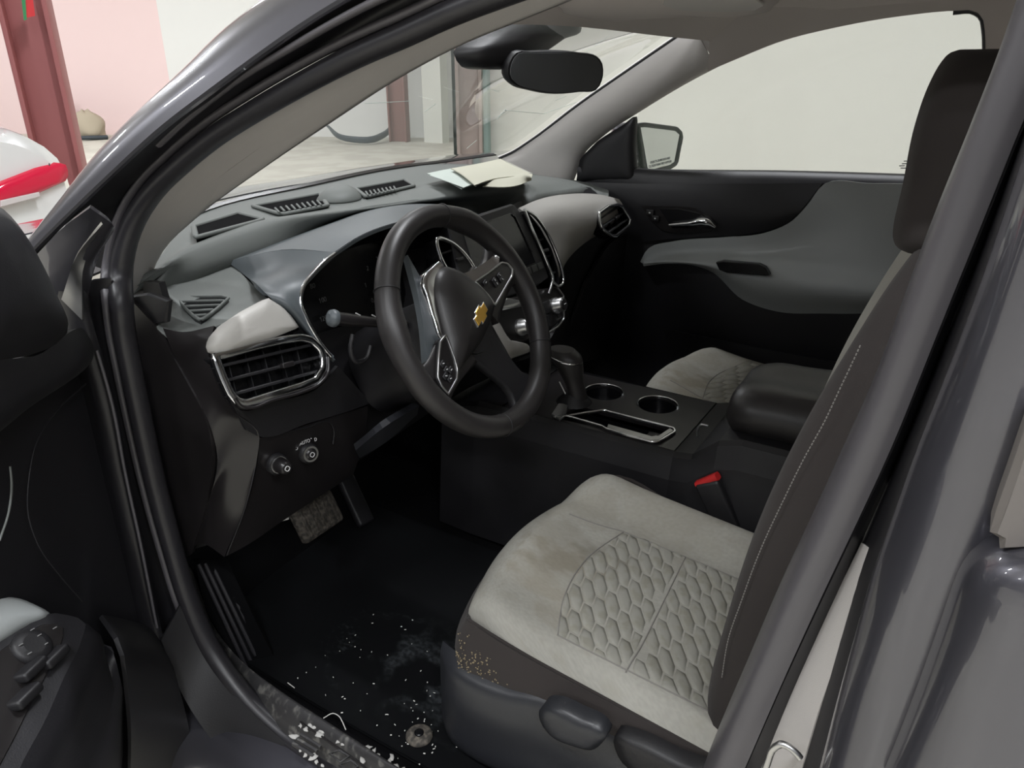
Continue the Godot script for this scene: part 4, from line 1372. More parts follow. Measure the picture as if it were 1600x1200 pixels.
func defroster(t):
	var root := Node3D.new()
	root.name = "defroster_grille"
	t.add_child(root, true)
	var y := 1.066
	for q in [p3([-0.263,1.066,-0.617,-0.078,1.066,-0.611,-0.177,1.066,-0.491,-0.296,1.066,-0.497]), p3([0.019,1.066,-0.593,0.192,1.066,-0.587,0.13,1.066,-0.506,-0.056,1.066,-0.493]), p3([-0.469,1.068,-0.535,-0.339,1.068,-0.572,-0.357,1.068,-0.479,-0.525,1.068,-0.454])]:
		var st := S()
		plate(st, q, 0.02, Vector3.UP, 0.004)
		part(root, "tray", st, pick("carpet"))
		st = S()
		sweep(st, even(q, 40, true, false), rect_profile(0.010, 0.007, 0.003), Vector3.UP, true)
		part(root, "tray_rim", st, pick("dash plastic"))
	# slats
	for pair in [[p3([-0.307,1.07,-0.499,-0.192,1.07,-0.487]), p3([-0.278,1.07,-0.543,-0.157,1.07,-0.533]), 9], [p3([-0.062,1.07,-0.488,0.037,1.07,-0.48]), p3([-0.025,1.07,-0.528,0.078,1.07,-0.521]), 8]]:
		for k in int(pair[2]):
			var w: float = (k + 0.5) / pair[2]
			var st := S()
			sweep(st, PackedVector3Array([pair[0][0].lerp(pair[0][1], w), pair[1][0].lerp(pair[1][1], w)]), rect_profile(0.004, 0.004, 0.001), Vector3.UP)
			part(root, "slat", st, pick("dash plastic"))
	# light sensor bump between the grilles
	var st := S()
	pillow(st, even(p3([-0.146,1.066,-0.544,-0.073,1.066,-0.603,-0.023,1.066,-0.625,0,1.066,-0.607,-0.031,1.066,-0.535,-0.078,1.066,-0.496,-0.12,1.066,-0.503]), 24, true), 0.019, 0.004, Vector3.UP, 5, 4.0)
	part(t, "sensor_bump", st, pick("dash plastic"))


# ---------------------------------------------------------------- steering column and wheel
const WHEEL_TILT := 27.6

func wheel_point(a: float, b: float, up: float) -> Vector3:
	var t := deg_to_rad(WHEEL_TILT)
	return v(-0.367, 0.956, 0) + v(1, 0, 0) * a + v(0, cos(t), -sin(t)) * b + v(0, sin(t), cos(t)) * up

func column_and_wheel():
	var n := v(0, sin(deg_to_rad(WHEEL_TILT)), cos(deg_to_rad(WHEEL_TILT)))
	var t = thing("steering_column", "black steering column shroud with stalks behind the wheel", "steering column", wheel_point(0, -0.05, -0.2))
	var st := S()
	var loops := []
	for q in [[-0.045, 0.06, 0.055, 0.0], [-0.07, 0.072, 0.066, -0.006], [-0.13, 0.08, 0.075, -0.012], [-0.22, 0.085, 0.08, -0.02]]:
		var l := PackedVector3Array()
		for i in 16:
			var a := TAU * i / 16
			var sx := signf(cos(a)) * pow(absf(cos(a)), 0.7)
			var sy := signf(sin(a)) * pow(absf(sin(a)), 0.7)
			l.append(wheel_point(sx * q[1], sy * q[2] + q[3], q[0]))
		loops.append(l)
	body(st, loops, 32, 12)
	part(t, "shroud", st, pick("black plastic"))
	# lower shroud wing running down towards the knee panel
	st = S()
	sheet(st, skin([p3([-0.494,0.729,-0.16,-0.485,0.785,-0.1,-0.391,0.787,-0.1]), p3([-0.466,0.695,-0.18,-0.457,0.741,-0.12,-0.373,0.758,-0.12])], 12, 5), 0.012)
	part(t, "lower_wing", st, pick("seat plastic"))
	# turn-signal stalk
	st = S()
	var s0 := wheel_point(-0.07, 0.035, -0.075)
	var tip := p3([-0.559,0.993,-0.115])
	body(st, stalk_loops(s0, tip[0]), 14, 14)
	var stalk = part(t, "turn_signal_stalk", st, pick("gloss plastic"))
	st = S()
	lathe(st, tip[0] - (tip[0] - s0).normalized() * 0.004, tip[0] - s0, [[0.0125, 0], [0.0135, 0.004], [0.012, 0.01], [0.006, 0.013]], 16)
	part(stalk, "stalk_end", st, pick("dash hood plastic"))
	st = S()
	for k in 2:
		var q: Vector3 = s0.lerp(tip[0], 0.72 - 0.22 * k) + v(-0.004, 0.013, 0.012)
		tube(st, PackedVector3Array([q + v(-0.005, 0.003, 0), q + v(0.004, -0.003, 0)]), 0.0009, 5)
	part(stalk, "printed_symbol", st, pick("print white"))
	st = S()
	body(st, stalk_loops(wheel_point(0.07, 0.035, -0.075), wheel_point(0.155, 0.075, -0.07)), 14, 14)
	part(t, "wiper_stalk", st, pick("gloss plastic"))
	st = S()
	tube(st, crv(p3([-0.537,0.964,-0.1,-0.545,0.943,-0.1,-0.536,0.919,-0.1,-0.513,0.917,-0.1,-0.5,0.934,-0.1]), 4), 0.004, 6)
	part(t, "ignition_collar", st, pick("black plastic"))

	t = thing("steering_wheel", "black leather steering wheel turned left, gold cross emblem on hub", "steering wheel", wheel_point(0, 0, 0))
	st = S()
	var ring := PackedVector3Array()
	var sc := PackedFloat32Array()
	var rot := deg_to_rad(24.0)
	for i in 96:
		var a := TAU * i / 96
		ring.append(wheel_point(cos(a) * 0.1775, sin(a) * 0.1775, 0))
		var k := 1.0
		for q in [rot + 0.62, rot + PI - 0.62]:
			k += 0.13 * exp(-pow(wrapf(a - q, -PI, PI) / 0.16, 2))
		sc.append(k)
	sweep(st, ring, ring_profile(0.0182, 0.0195, 18), n, true, sc)
	part(t, "rim", st, pick("wheel leather"))
	for q in [rot - PI / 2 - 0.62, rot - PI / 2 + 0.62, rot + 0.95, rot + PI - 0.95]:
		st = S()
		var circ := PackedVector3Array()
		var c := wheel_point(cos(q) * 0.178, sin(q) * 0.178, 0)
		var rad := (c - wheel_point(0, 0, 0)).normalized()
		for i in 20:
			circ.append(c + rad * cos(TAU * i / 20) * 0.0185 + n * sin(TAU * i / 20) * 0.0198)
		tube(st, circ, 0.0011, 5, true, rad.cross(n))
		part(t, "rim_seam", st, pick("black plastic"))
	# hub pad
	st = S()
	var hub := p3([-0.404,1.04,-0.037,-0.385,1.043,-0.039,-0.361,1.034,-0.034,-0.328,1.011,-0.022,-0.308,0.988,-0.01,-0.302,0.967,0.001,-0.317,0.954,0.008,-0.345,0.939,0.016,-0.383,0.924,0.024,-0.411,0.916,0.028,-0.442,0.908,0.032,-0.455,0.904,0.034,-0.459,0.913,0.029,-0.451,0.951,0.01,-0.44,0.989,-0.011,-0.427,1.022,-0.028])
	pillow(st, even(hub, 60, true), 0.020, 0.035, n, 8, 3.0)
	var pad = part(t, "hub_pad", st, pick("wheel leather"))
	# chrome sweeps beside the hub
	st = S()
	var ca := even(p3([-0.391,1.053,-0.042,-0.414,1.048,-0.039,-0.438,1.042,-0.036,-0.447,1.034,-0.032,-0.452,1.013,-0.021,-0.458,0.988,-0.008,-0.461,0.971,0.001,-0.463,0.96,0.007,-0.46,0.951,0.012]), 30)
	var cb := even(p3([-0.385,1.044,-0.039,-0.401,1.039,-0.037,-0.421,1.028,-0.031,-0.429,1.021,-0.027,-0.441,0.991,-0.012,-0.449,0.969,0,-0.453,0.955,0.007,-0.455,0.948,0.011,-0.455,0.946,0.012]), 30)
	sheet(st, skin([cb, ca, shifted(ca, -n * 0.02)], 30, 8, false), 0.004)
	part(t, "chrome_bezel", st, pick("chrome"))
	st = S()
	var ta := even(p3([-0.348,1.024,-0.031,-0.314,1.024,-0.031,-0.276,1.028,-0.033,-0.254,1.031,-0.035,-0.242,1.035,-0.037]), 16)
	var tb := even(p3([-0.335,1.01,-0.015,-0.313,1.014,-0.017,-0.275,1.018,-0.019,-0.25,1.023,-0.022,-0.244,1.031,-0.025]), 16)
	sheet(st, skin([ta, tb], 20, 5), 0.004)
	part(t, "chrome_bezel", st, pick("chrome"))
	# button pods
	for q in [[p3([-0.452,0.957,0.009,-0.451,0.948,0.013,-0.454,0.923,0.026,-0.458,0.907,0.034,-0.469,0.897,0.04,-0.5,0.885,0.046,-0.506,0.898,0.039,-0.505,0.911,0.032,-0.487,0.933,0.021,-0.468,0.952,0.011]), "left"], [p3([-0.332,1.009,-0.017,-0.295,1.013,-0.019,-0.242,1.021,-0.023,-0.227,1.016,-0.02,-0.22,1.005,-0.014,-0.23,0.996,-0.009,-0.258,0.985,-0.004,-0.308,0.966,0.006,-0.315,0.983,-0.003]), "right"]]:
		st = S()
		plate(st, q[0], 0.016, n, 0.002)
		var pod = part(t, "button_pod", st, pick("gloss plastic"))
		st = S()
		sweep(st, even(q[0], 50, true, false), rect_profile(0.0035, 0.005, 0.001), n, true)
		part(pod, "pod_trim", st, pick("satin silver"))
		var cs: PackedVector3Array = p3([-0.485,0.925,0.027,-0.483,0.916,0.032,-0.475,0.913,0.034,-0.491,0.909,0.036,-0.484,0.903,0.039]) if q[1] == "left" else p3([-0.284,1.001,-0.01,-0.265,1.005,-0.012,-0.263,0.998,-0.008,-0.282,0.995,-0.007,-0.31,1.003,-0.011])
		for c in cs:
			st = S()
			rbox(st, c, v(0.012, 0.0085, 0.004), 0.002, Basis(v(1, 0, 0), n.cross(v(1, 0, 0)), n).rotated(n, rot))
			part(pod, "button", st, pick("black plastic"))
			st = S()
			rbox(st, c + n * 0.0022, v(0.004, 0.0013, 0.0006), 0.0002, Basis(v(1, 0, 0), n.cross(v(1, 0, 0)), n).rotated(n, rot + c.x * 40.0), 1)
			part(pod, "printed_symbol", st, pick("print white"))
	# spokes behind the pods and down to the rim
	for q in [rot, rot + PI]:
		st = S()
		var l := []
		for k in [[0.05, 0.045], [0.10, 0.036], [0.14, 0.034], [0.172, 0.045]]:
			var lp := PackedVector3Array()
			for c in [[-1, 0.004], [1, 0.004], [1, -0.016], [-1, -0.016]]:
				var d := Vector2(k[0], k[1] * c[0] - 0.004).rotated(q) if q < PI else Vector2(k[0], k[1] * c[0] + 0.004).rotated(q)
				lp.append(wheel_point(d.x, d.y, c[1] - 0.006))
			l.append(lp)
		body(st, l, 24, 10, false)
		part(t, "spoke", st, pick("wheel leather"))
	st = S()
	var lw := []
	for k in [[0.03, 0.05], [0.09, 0.034], [0.14, 0.028], [0.172, 0.05]]:
		var lp := PackedVector3Array()
		for c in [[-1, 0.0], [1, 0.0], [1, -0.016], [-1, -0.016]]:
			var d := Vector2(k[0], k[1] * c[0]).rotated(rot - PI / 2)
			lp.append(wheel_point(d.x, d.y, c[1] - 0.01))
		lw.append(lp)
	body(st, lw, 24, 10, false)
	part(t, "spoke", st, pick("black plastic"))
	st = S()
	lathe(st, wheel_point(0, 0, -0.05), n, [[0.055, 0], [0.06, 0.02], [0.055, 0.045]], 24)
	part(t, "hub_back", st, pick("black plastic"))
	st = S()
	sheet(st, skin([p3([-0.443,1.066,-0.074,-0.45,1.041,-0.061,-0.46,1.006,-0.043,-0.478,0.963,-0.021,-0.497,0.931,-0.004,-0.51,0.909,0.007]), p3([-0.431,1.027,-0.059,-0.433,1.002,-0.047,-0.434,0.979,-0.035,-0.436,0.955,-0.022,-0.45,0.928,-0.008,-0.471,0.901,0.006])], 24, 6), 0.01)
	part(t, "spoke_cover", st, pick("dash hood plastic"))
	# gold cross emblem, slanted bar over an upright bar, with silver edge
	var em := wheel_point(-0.007, 0.003, 0.0275)
	var shape := [[-0.034, -0.010], [-0.012, -0.010], [-0.0145, -0.0165], [0.0125, -0.0165], [0.0145, -0.010], [0.029, -0.010], [0.034, 0.010], [0.0125, 0.010], [0.0145, 0.0165], [-0.0125, 0.0165], [-0.0145, 0.010], [-0.029, 0.010]]
	for k in 2:
		st = S()
		var o := PackedVector3Array()
		for q in shape:
			var d := Vector2(q[0], q[1]).rotated(rot) * (0.72 if k == 0 else 0.64)
			o.append(em + v(1, 0, 0) * d.x + n.cross(v(1, 0, 0)) * d.y + n * (0.0 if k == 0 else 0.0012))
		plate(st, o, 0.004, n, 0.0006)
		if k == 0: part(pad, "emblem_edge", st, pick("satin silver"))
		else: part(pad, "emblem", st, pick("gold"))

func stalk_loops(a: Vector3, b: Vector3) -> Array:
	var d := (b - a).normalized()
	var s := d.cross(Vector3.UP).normalized()
	var u := s.cross(d)
	var out := []
	for q in [[0.0, 0.011], [0.3, 0.0095], [0.6, 0.0105], [0.85, 0.0125], [1.0, 0.012]]:
		var l := PackedVector3Array()
		for i in 10:
			l.append(a.lerp(b, q[0]) + (s * cos(TAU * i / 10) + u * sin(TAU * i / 10) * 0.8) * q[1])
		out.append(l)
	return out


# ---------------------------------------------------------------- centre console
func console():
	var t = thing("centre_console", "black centre console with cup holders and silver-edged trays between seats", "console", v(0, 0.36, 0.2))
	var st := S()
	# body: loops across the car, from the dash back
	var loops := []
	for q in [[-0.24, 0.66, 0.135, 0.36], [-0.15, 0.683, 0.14, 0.36], [-0.095, 0.684, 0.138, 0.36], [-0.094, 0.684, 0.138, 0.65], [0.278, 0.682, 0.134, 0.65], [0.279, 0.682, 0.134, 0.36], [0.315, 0.69, 0.14, 0.36], [0.36, 0.73, 0.14, 0.36], [0.40, 0.742, 0.14, 0.36], [0.75, 0.742, 0.14, 0.36]]:
		var w: float = q[2]
		var y: float = q[1]
		var z: float = q[0]
		var mid: float = 0.65 if q[3] > 0.5 else y
		loops.append(PackedVector3Array([v(-w - 0.035, 0.376, z), v(-w - 0.022, y - 0.15, z), v(-w - 0.012, y - 0.05, z), v(-w, y - 0.008, z), v(-w + 0.009, y, z), v(-w + 0.01, mid, z), v(0, mid, z), v(w - 0.01, mid, z), v(w - 0.009, y, z), v(w, y - 0.008, z), v(w + 0.012, y - 0.05, z), v(w + 0.022, y - 0.15, z), v(w + 0.035, 0.376, z)]))
	loft_exact(st, loops)
	part(t, "console_body", st, pick("black plastic"))
	# top trim plate, cut open over the cup wells and the tray
	var tray_hole := PackedVector2Array()
	for q in p3([-0.12,0.684,0.026,-0.043,0.684,0.041,-0.047,0.684,0.099,-0.05,0.684,0.243,-0.108,0.684,0.239,-0.114,0.684,0.134]):
		tray_hole.append(Vector2(q.x, q.z))
	var holes := [tray_hole]
	for q in [[0.045, 0.055], [0.045, 0.178]]:
		var circle := PackedVector2Array()
		for i in 32:
			circle.append(Vector2(q[0] + cos(TAU * i / 32) * 0.040, q[1] + sin(TAU * i / 32) * 0.040))
		holes.append(circle)
	var pieces := [PackedVector2Array([Vector2(-0.128, -0.092), Vector2(-0.055, -0.092), Vector2(-0.055, 0.278), Vector2(-0.125, 0.278), Vector2(-0.127, 0.1)]),
		PackedVector2Array([Vector2(-0.055, -0.092), Vector2(0.045, -0.092), Vector2(0.045, 0.278), Vector2(-0.055, 0.278)]),
		PackedVector2Array([Vector2(0.045, -0.092), Vector2(0.115, -0.092), Vector2(0.12, 0.1), Vector2(0.12, 0.278), Vector2(0.045, 0.278)])]
	st = S()
	for p in pieces:
		var left := [p]
		for h in holes:
			var next := []
			for k in left:
				next.append_array(Geometry2D.clip_polygons(k, h))
			left = next
		for k in left:
			if Geometry2D.is_polygon_clockwise(k) and left.size() > 1 and Geometry2D.triangulate_polygon(k).is_empty(): continue
			var o := PackedVector3Array()
			for q in k:
				o.append(v(q.x, 0.684, q.y))
			plate(st, o, 0.006, Vector3.UP)
	part(t, "top_plate", st, pick("gloss plastic"))
	# cup holders
	for q in [[0.045, 0.055], [0.045, 0.178]]:
		var c := v(q[0], 0.684, q[1])
		var root := Node3D.new()
		root.name = "cup_holder"
		t.add_child(root, true)
		root.position = c - t.position
		st = S()
		var rows := []
		for y in [0.0, -0.026]:
			var line := PackedVector3Array()
			for i in 32:
				line.append(c + v(cos(TAU * i / 32) * 0.0402, y, sin(TAU * i / 32) * 0.0402))
			rows.append(line)
		grid(st, rows, true)
		fan(st, rows[1])
		part(root, "cup_well", st, pick("gauge face"))
		st = S()
		var arc := PackedVector3Array()
		for i in 28:
			var a := deg_to_rad(-105.0 + 210.0 * i / 27.0 - 25.0)
			arc.append(c + v(cos(a) * 0.0415, 0.001, sin(a) * 0.0415))
		sweep(st, arc, rect_profile(0.004, 0.006, 0.0015), Vector3.UP)
		part(root, "cup_ring", st, pick("chrome"))
	# silver-edged tray with the brake switch
	st = S()
	var tr := p3([-0.126,0.684,0.027,-0.105,0.684,0.039,-0.11,0.684,0.124,-0.116,0.684,0.135,-0.12,0.684,0.175,-0.12,0.684,0.234,-0.112,0.684,0.243,-0.059,0.684,0.254,-0.046,0.684,0.248,-0.044,0.684,0.23,-0.044,0.684,0.176,-0.043,0.684,0.106,-0.041,0.684,0.097])
	plate(st, shifted(p3([-0.129,0.684,0.023,-0.032,0.684,0.035,-0.038,0.684,0.095,-0.046,0.684,0.249,-0.118,0.684,0.243,-0.121,0.684,0.137]), v(0, -0.02, 0)), 0.004, Vector3.UP)
	part(t, "tray_floor", st, pick("gauge face"))
	st = S()
	sweep(st, even(shifted(tr, v(0, 0.003, 0)), 80, true, false), rect_profile(0.006, 0.006, 0.002), Vector3.UP, true)
	part(t, "tray_trim", st, pick("chrome"))
	st = S()
	plate(st, shifted(p3([-0.115,0.684,0.137,-0.116,0.684,0.232,-0.107,0.684,0.242,-0.057,0.684,0.251,-0.051,0.684,0.241,-0.093,0.684,0.234,-0.102,0.684,0.224,-0.098,0.684,0.132]), v(0, 0.005, 0)), 0.004, Vector3.UP, 0.001)
	part(t, "tray_ledge", st, pick("satin silver"))
	st = S()
	rbox(st, p3([-0.078,0.672,0.219])[0], v(0.024, 0.016, 0.026), 0.003)
	var sw = part(t, "brake_switch", st, pick("black plastic"))
	st = S()
	var sq := p3([-0.104,0.681,0.221,-0.091,0.681,0.219,-0.08,0.681,0.226,-0.09,0.682,0.229])
	tube(st, sq, 0.0008, 5)
	part(sw, "printed_symbol", st, pick("print white"))
	# shift quadrant plate in front
	st = S()
	plate(st, p3([-0.117,0.69,0.016,-0.066,0.69,0.004,-0.058,0.69,0.023,-0.107,0.69,0.043,-0.132,0.69,0.042]), 0.004, Vector3.UP, 0.001)
	part(t, "quadrant_plate", st, pick("satin silver"))
	# storage bin edge behind
	st = S()
	tube(st, crv(p3([-0.05,0.677,0.297,-0.05,0.704,0.296,-0.05,0.711,0.301,-0.05,0.712,0.314]), 4), 0.0022, 6)
	part(t, "bin_trim", st, pick("satin silver"))
	# armrest lid
	t = thing("armrest_lid", "padded dark armrest lid on the centre console", "armrest", v(0, 0.745, 0.5))
	st = S()
	var l := []
	for q in [[0.35, 0.06, 0.752, 0.782], [0.36, 0.10, 0.748, 0.798], [0.385, 0.113, 0.746, 0.806], [0.45, 0.117, 0.746, 0.81], [0.62, 0.117, 0.746, 0.81], [0.68, 0.11, 0.748, 0.80]]:
		var w: float = q[1]
		var y0: float = q[2]
		var y1: float = q[3]
		l.append(PackedVector3Array([v(-w + 0.01, y0, q[0]), v(-w, y0 + 0.02, q[0]), v(-w + 0.004, y1 - 0.018, q[0]), v(-w + 0.02, y1 - 0.002, q[0]), v(0, y1 + 0.003, q[0]), v(w - 0.02, y1 - 0.002, q[0]), v(w - 0.004, y1 - 0.018, q[0]), v(w, y0 + 0.02, q[0]), v(w - 0.01, y0, q[0])]))
	body(st, l, 40, 24)
	part(t, "lid_pad", st, pick("wheel leather"))
	# gear lever
	t = thing("gear_lever", "black gear lever with chrome-trimmed grip on the console", "gear lever", v(-0.02, 0.69, 0.02))
	st = S()
	var g := []
	for q in [[0.690, 0.02, 0.022, 0.022], [0.705, 0.018, 0.02, 0.02], [0.735, 0.008, 0.021, 0.022], [0.76, -0.002, 0.026, 0.03], [0.784, -0.014, 0.029, 0.036], [0.796, -0.02, 0.022, 0.027]]:
		var lp := PackedVector3Array()
		for i in 12:
			lp.append(v(-0.03 + cos(TAU * i / 12) * q[2], q[0], q[1] + 0.01 + sin(TAU * i / 12) * q[3]))
		g.append(lp)
	body(st, g, 24, 20)
	var grip = part(t, "grip", st, pick("wheel leather"))
	st = S()
	var gr := PackedVector3Array()
	for i in 20:
		gr.append(v(-0.03 + cos(TAU * i / 20) * 0.0285, 0.779 - 0.006 * sin(TAU * i / 20), -0.001 + sin(TAU * i / 20) * 0.0345))
	tube(st, gr, 0.0028, 6, true, Vector3.UP)
	part(grip, "grip_trim", st, pick("chrome"))
	st = S()
	tube(st, crv(p3([-0.045,0.729,-0.006,-0.045,0.714,0.003,-0.045,0.696,0.016,-0.045,0.692,0.022]), 3), 0.002, 6)
	tube(st, crv(p3([-0.03,0.691,0.016,-0.03,0.697,0.029,-0.03,0.689,0.034]), 3), 0.0025, 6)
	part(grip, "side_trim", st, pick("satin silver"))
	st = S()
	lathe(st, v(-0.03, 0.684, 0.022), Vector3.UP, [[0.038, 0], [0.034, 0.006], [0.024, 0.016], [0.02, 0.022]], 20)
	part(t, "boot", st, pick("black plastic"))


# ---------------------------------------------------------------- seats
func cushion_y(lx: float, z: float) -> float:
	var b := 0.60 - 0.11 * (z - 0.3)
	if z < 0.3: b += 0.5 * (z - 0.3) * (z - 0.3)
	var a := absf(lx) / 0.23
	if lx > 0: b += 0.032 * smoothstep(0.5, 0.85, a) - 0.03 * smoothstep(0.86, 1.0, a)
	else: b += 0.010 * smoothstep(0.5, 0.82, a) - 0.016 * smoothstep(0.85, 1.0, a)
	return b

func nose_z(lx: float) -> float:
	return 0.098 + 1.1 * lx * lx + 3.0 * pow(maxf(0.0, absf(lx) - 0.19), 2) * 10.0

# the six corners of one cell of the quilting: e1 and e2 lead to two neighbouring cells
func hex_loop(c: Vector2, e1: Vector2, e2: Vector2, k: float) -> PackedVector2Array:
	var e3 := e2 - e1
	return PackedVector2Array([c + (e1 + e2) / 3 * k, c + (e2 + e3) / 3 * k, c + (e3 - e1) / 3 * k, c - (e1 + e2) / 3 * k, c - (e2 + e3) / 3 * k, c - (e3 - e1) / 3 * k])

func make_seat(called, label, ox: float, oz: float, sx: float, full: bool, lean := 0.0):
	var t = thing(called, label, "car seat", v(ox, 0.37, 0.35 + oz))
	var w := func(lx: float, y: float, z: float) -> Vector3: return v(ox + sx * lx, y, z + oz)
	# cushion top with its rolled front edge
	var st := S()
	var rows := []
	var us := []
	for i in 41:
		us.append(lerpf(-0.23, 0.23, i / 40.0))
	for k in 9:
		var line := PackedVector3Array()
		for lx in us:
			var zf := nose_z(lx)
			var y: float
			var z: float
			var top := cushion_y(lx, zf + 0.055)
			if k == 0:
				z = zf + 0.012; y = top - 0.10
			else:
				var a := (k - 1) / 7.0 * PI / 2
				z = zf + 0.055 * (1.0 - cos(a))
				y = top - 0.055 * (1.0 - sin(a))
			line.append(w.call(lx, y, z))
		rows.append(line)
	for k in 20:
		var line := PackedVector3Array()
		for lx in us:
			var z := lerpf(nose_z(lx) + 0.055, 0.62, (k + 1) / 20.0)
			line.append(w.call(lx, cushion_y(lx, z), z))
		rows.append(line)
	if sx < 0:
		for line in rows:
			line.reverse()
	uv_sheet(st, rows, 0.012)
	var cushion = part(t, "cushion", st, pick("pale fabric"))
	# dark fabric band down the sides and front
	var path := []
	for q in [[-0.23, 0.60], [-0.23, 0.45], [-0.23, 0.3], [-0.23, 0.22], [-0.228, 0.175], [-0.2, 0.152], [-0.12, 0.125], [0.0, 0.115], [0.12, 0.125], [0.2, 0.155], [0.228, 0.18], [0.23, 0.3], [0.23, 0.60]]:
		path.append(Vector2(q[0], q[1]))
	st = S()
	rows = []
	for k in 6:
		var f := k / 5.0
		var line := PackedVector3Array()
		for q in path:
			var dir: Vector2 = (q - Vector2(0, 0.4)).normalized()
			var o: Vector2 = q + dir * (0.018 * sin(f * 2.0))
			var y := cushion_y(clampf(q.x, -0.23, 0.23), q.y)
			if absf(q.x) < 0.222: y -= 0.045
			line.append(w.call(o.x, lerpf(y - 0.001, 0.535, f), o.y))
		rows.append(even(line, 60))
	sheet(st, rows, 0.006)
	part(t, "side_band", st, pick("dark fabric"))
	# piping and stitches along the outer seam
	st = S()
	var seam := PackedVector3Array()
	for k in 40:
		var z := lerpf(0.17, 0.56, k / 39.0)
		seam.append(w.call(-0.231, cushion_y(-0.23, z) + 0.001, z))
	tube(st, seam, 0.0022, 6)
	part(t, "seam_piping", st, pick("dark fabric"))
	if full:
		st = S()
		for k in 120:
			var z := 0.16 + absf(rng.randfn(0, 0.035))
			var f := clampf(rng.randfn(0.62, 0.2), 0.2, 0.95)
			var y := lerpf(cushion_y(-0.23, z), 0.535, f)
			rbox(st, w.call(-0.233 - 0.018 * sin(f * 2.0), y, z), v(0.0012, rng.randf_range(0.0006, 0.0024), rng.randf_range(0.0006, 0.0026)), 0.0003, Basis(), 1)
		var grit = part(t, "brown_grit", st, pick("brown crumbs"))
		grit.set_meta("kind", "stuff")
		st = S()
		for k in 60:
			var z := lerpf(0.19, 0.545, k / 59.0)
			tube(st, PackedVector3Array([w.call(-0.2345, cushion_y(-0.23, z) - 0.009, z), w.call(-0.2345, cushion_y(-0.23, z + 0.004) - 0.009, z + 0.0035)]), 0.0006, 4)
		part(t, "stitching", st, pick("thread"))
	# quilted insert: every hexagon a raised pad
	var insert := PackedVector2Array([Vector2(-0.185, 0.285), Vector2(-0.10, 0.255), Vector2(-0.005, 0.245), Vector2(0.095, 0.262), Vector2(0.105, 0.30), Vector2(0.105, 0.56), Vector2(-0.18, 0.56)])
	var ax := Vector2(0.0235, 0.009)
	var br := Vector2(-0.027, 0.033)
	for i in range(-14, 30):
		for j in range(-6, 14):
			var c := Vector2(-0.143, 0.294) + ax * i + br * j
			var split := lerpf(0.393, 0.37, (c.x + 0.19) / 0.28)
			var cut := Geometry2D.intersect_polygons(hex_loop(c, ax, br, 0.9), insert)
			if cut.is_empty(): continue
			var half := PackedVector2Array([Vector2(-0.3, -1), Vector2(0.3, -1), Vector2(0.3, lerpf(0.393, 0.37, 0.49 / 0.28) - 0.003), Vector2(-0.3, lerpf(0.393, 0.37, -0.11 / 0.28) - 0.003)])
			if c.y > split: half = PackedVector2Array([Vector2(-0.3, 1), Vector2(0.3, 1), Vector2(0.3, lerpf(0.393, 0.37, 0.49 / 0.28) + 0.003), Vector2(-0.3, lerpf(0.393, 0.37, -0.11 / 0.28) + 0.003)])
			cut = Geometry2D.intersect_polygons(cut[0], half)
			if cut.is_empty(): continue
			var loop := PackedVector3Array()
			for q in cut[0]:
				loop.append(w.call(q.x, cushion_y(q.x, q.y) + 0.0004, q.y))
			if loop.size() < 3 or newell_area(loop) < 0.00006: continue
			st = S()
			pillow(st, loop, 0.0016, 0.003, Vector3.UP, 2, 3.0)
			part(cushion, "quilted_hexagon", st, pick("pale fabric raised"))
	# seams round the insert
	for q in [[[-0.187, 0.29], [-0.10, 0.255], [-0.005, 0.244], [0.10, 0.262]], [[0.10, 0.262], [0.105, 0.38], [0.105, 0.56]], [[-0.19, 0.394], [-0.05, 0.3835], [0.105, 0.371]], [[-0.187, 0.29], [-0.185, 0.4], [-0.182, 0.56]], [[0.10, 0.262], [0.085, 0.215], [0.075, 0.17]]]:
		st = S()
		var l := PackedVector3Array()
		for p in q:
			l.append(v(p[0], 0, p[1]))
		var l2 := PackedVector3Array()
		for p in even(l, 24):
			l2.append(w.call(p.x, cushion_y(p.x, p.z) + 0.0005, p.z))
		tube(st, l2, 0.0011, 5)
		part(cushion, "seam", st, pick("thread"))
	# plastic side cover with the height lever
	st = S()
	var cov := []
	for q in [[-0.236, 0.0], [-0.258, -0.012], [-0.266, -0.04], [-0.268, -0.10], [-0.262, -0.16], [-0.24, -0.175]]:
		var line := PackedVector3Array()
		for p in [[0.115, 0.545, 0.3], [0.15, 0.548, 0.8], [0.20, 0.55, 1.0], [0.25, 0.556, 1.0], [0.30, 0.568, 0.92], [0.36, 0.567, 0.9], [0.52, 0.562, 0.9], [0.60, 0.562, 0.9]]:
			line.append(w.call(lerpf(-0.215, q[0], p[2]), p[1] + q[1], p[0]))
		cov.append(line)
	sheet(st, skin(cov, 40, 20), 0.005)
	var cover = part(t, "side_cover", st, pick("seat plastic"))
	if full:
		st = S()
		pillow(st, even(p3([-0.69,0.576,0.317,-0.69,0.588,0.324,-0.69,0.596,0.34,-0.69,0.597,0.374,-0.69,0.595,0.403,-0.69,0.586,0.41,-0.69,0.568,0.404,-0.69,0.552,0.393,-0.69,0.543,0.367,-0.69,0.542,0.334,-0.69,0.556,0.32]), 30, true), 0.008, 0.02, v(-1, 0.5, 0), 4, 4.0)
		part(cover, "height_lever", st, pick("seat plastic"))
		st = S()
		pillow(st, even(p3([-0.675,0.575,0.416,-0.675,0.584,0.449,-0.675,0.583,0.498,-0.675,0.586,0.544,-0.675,0.561,0.539,-0.675,0.537,0.486,-0.675,0.538,0.427]), 30, true), 0.006, 0.02, v(-1, 0.4, 0), 3, 4.0)
		part(cover, "recline_lever", st, pick("black plastic"))
	st = S()
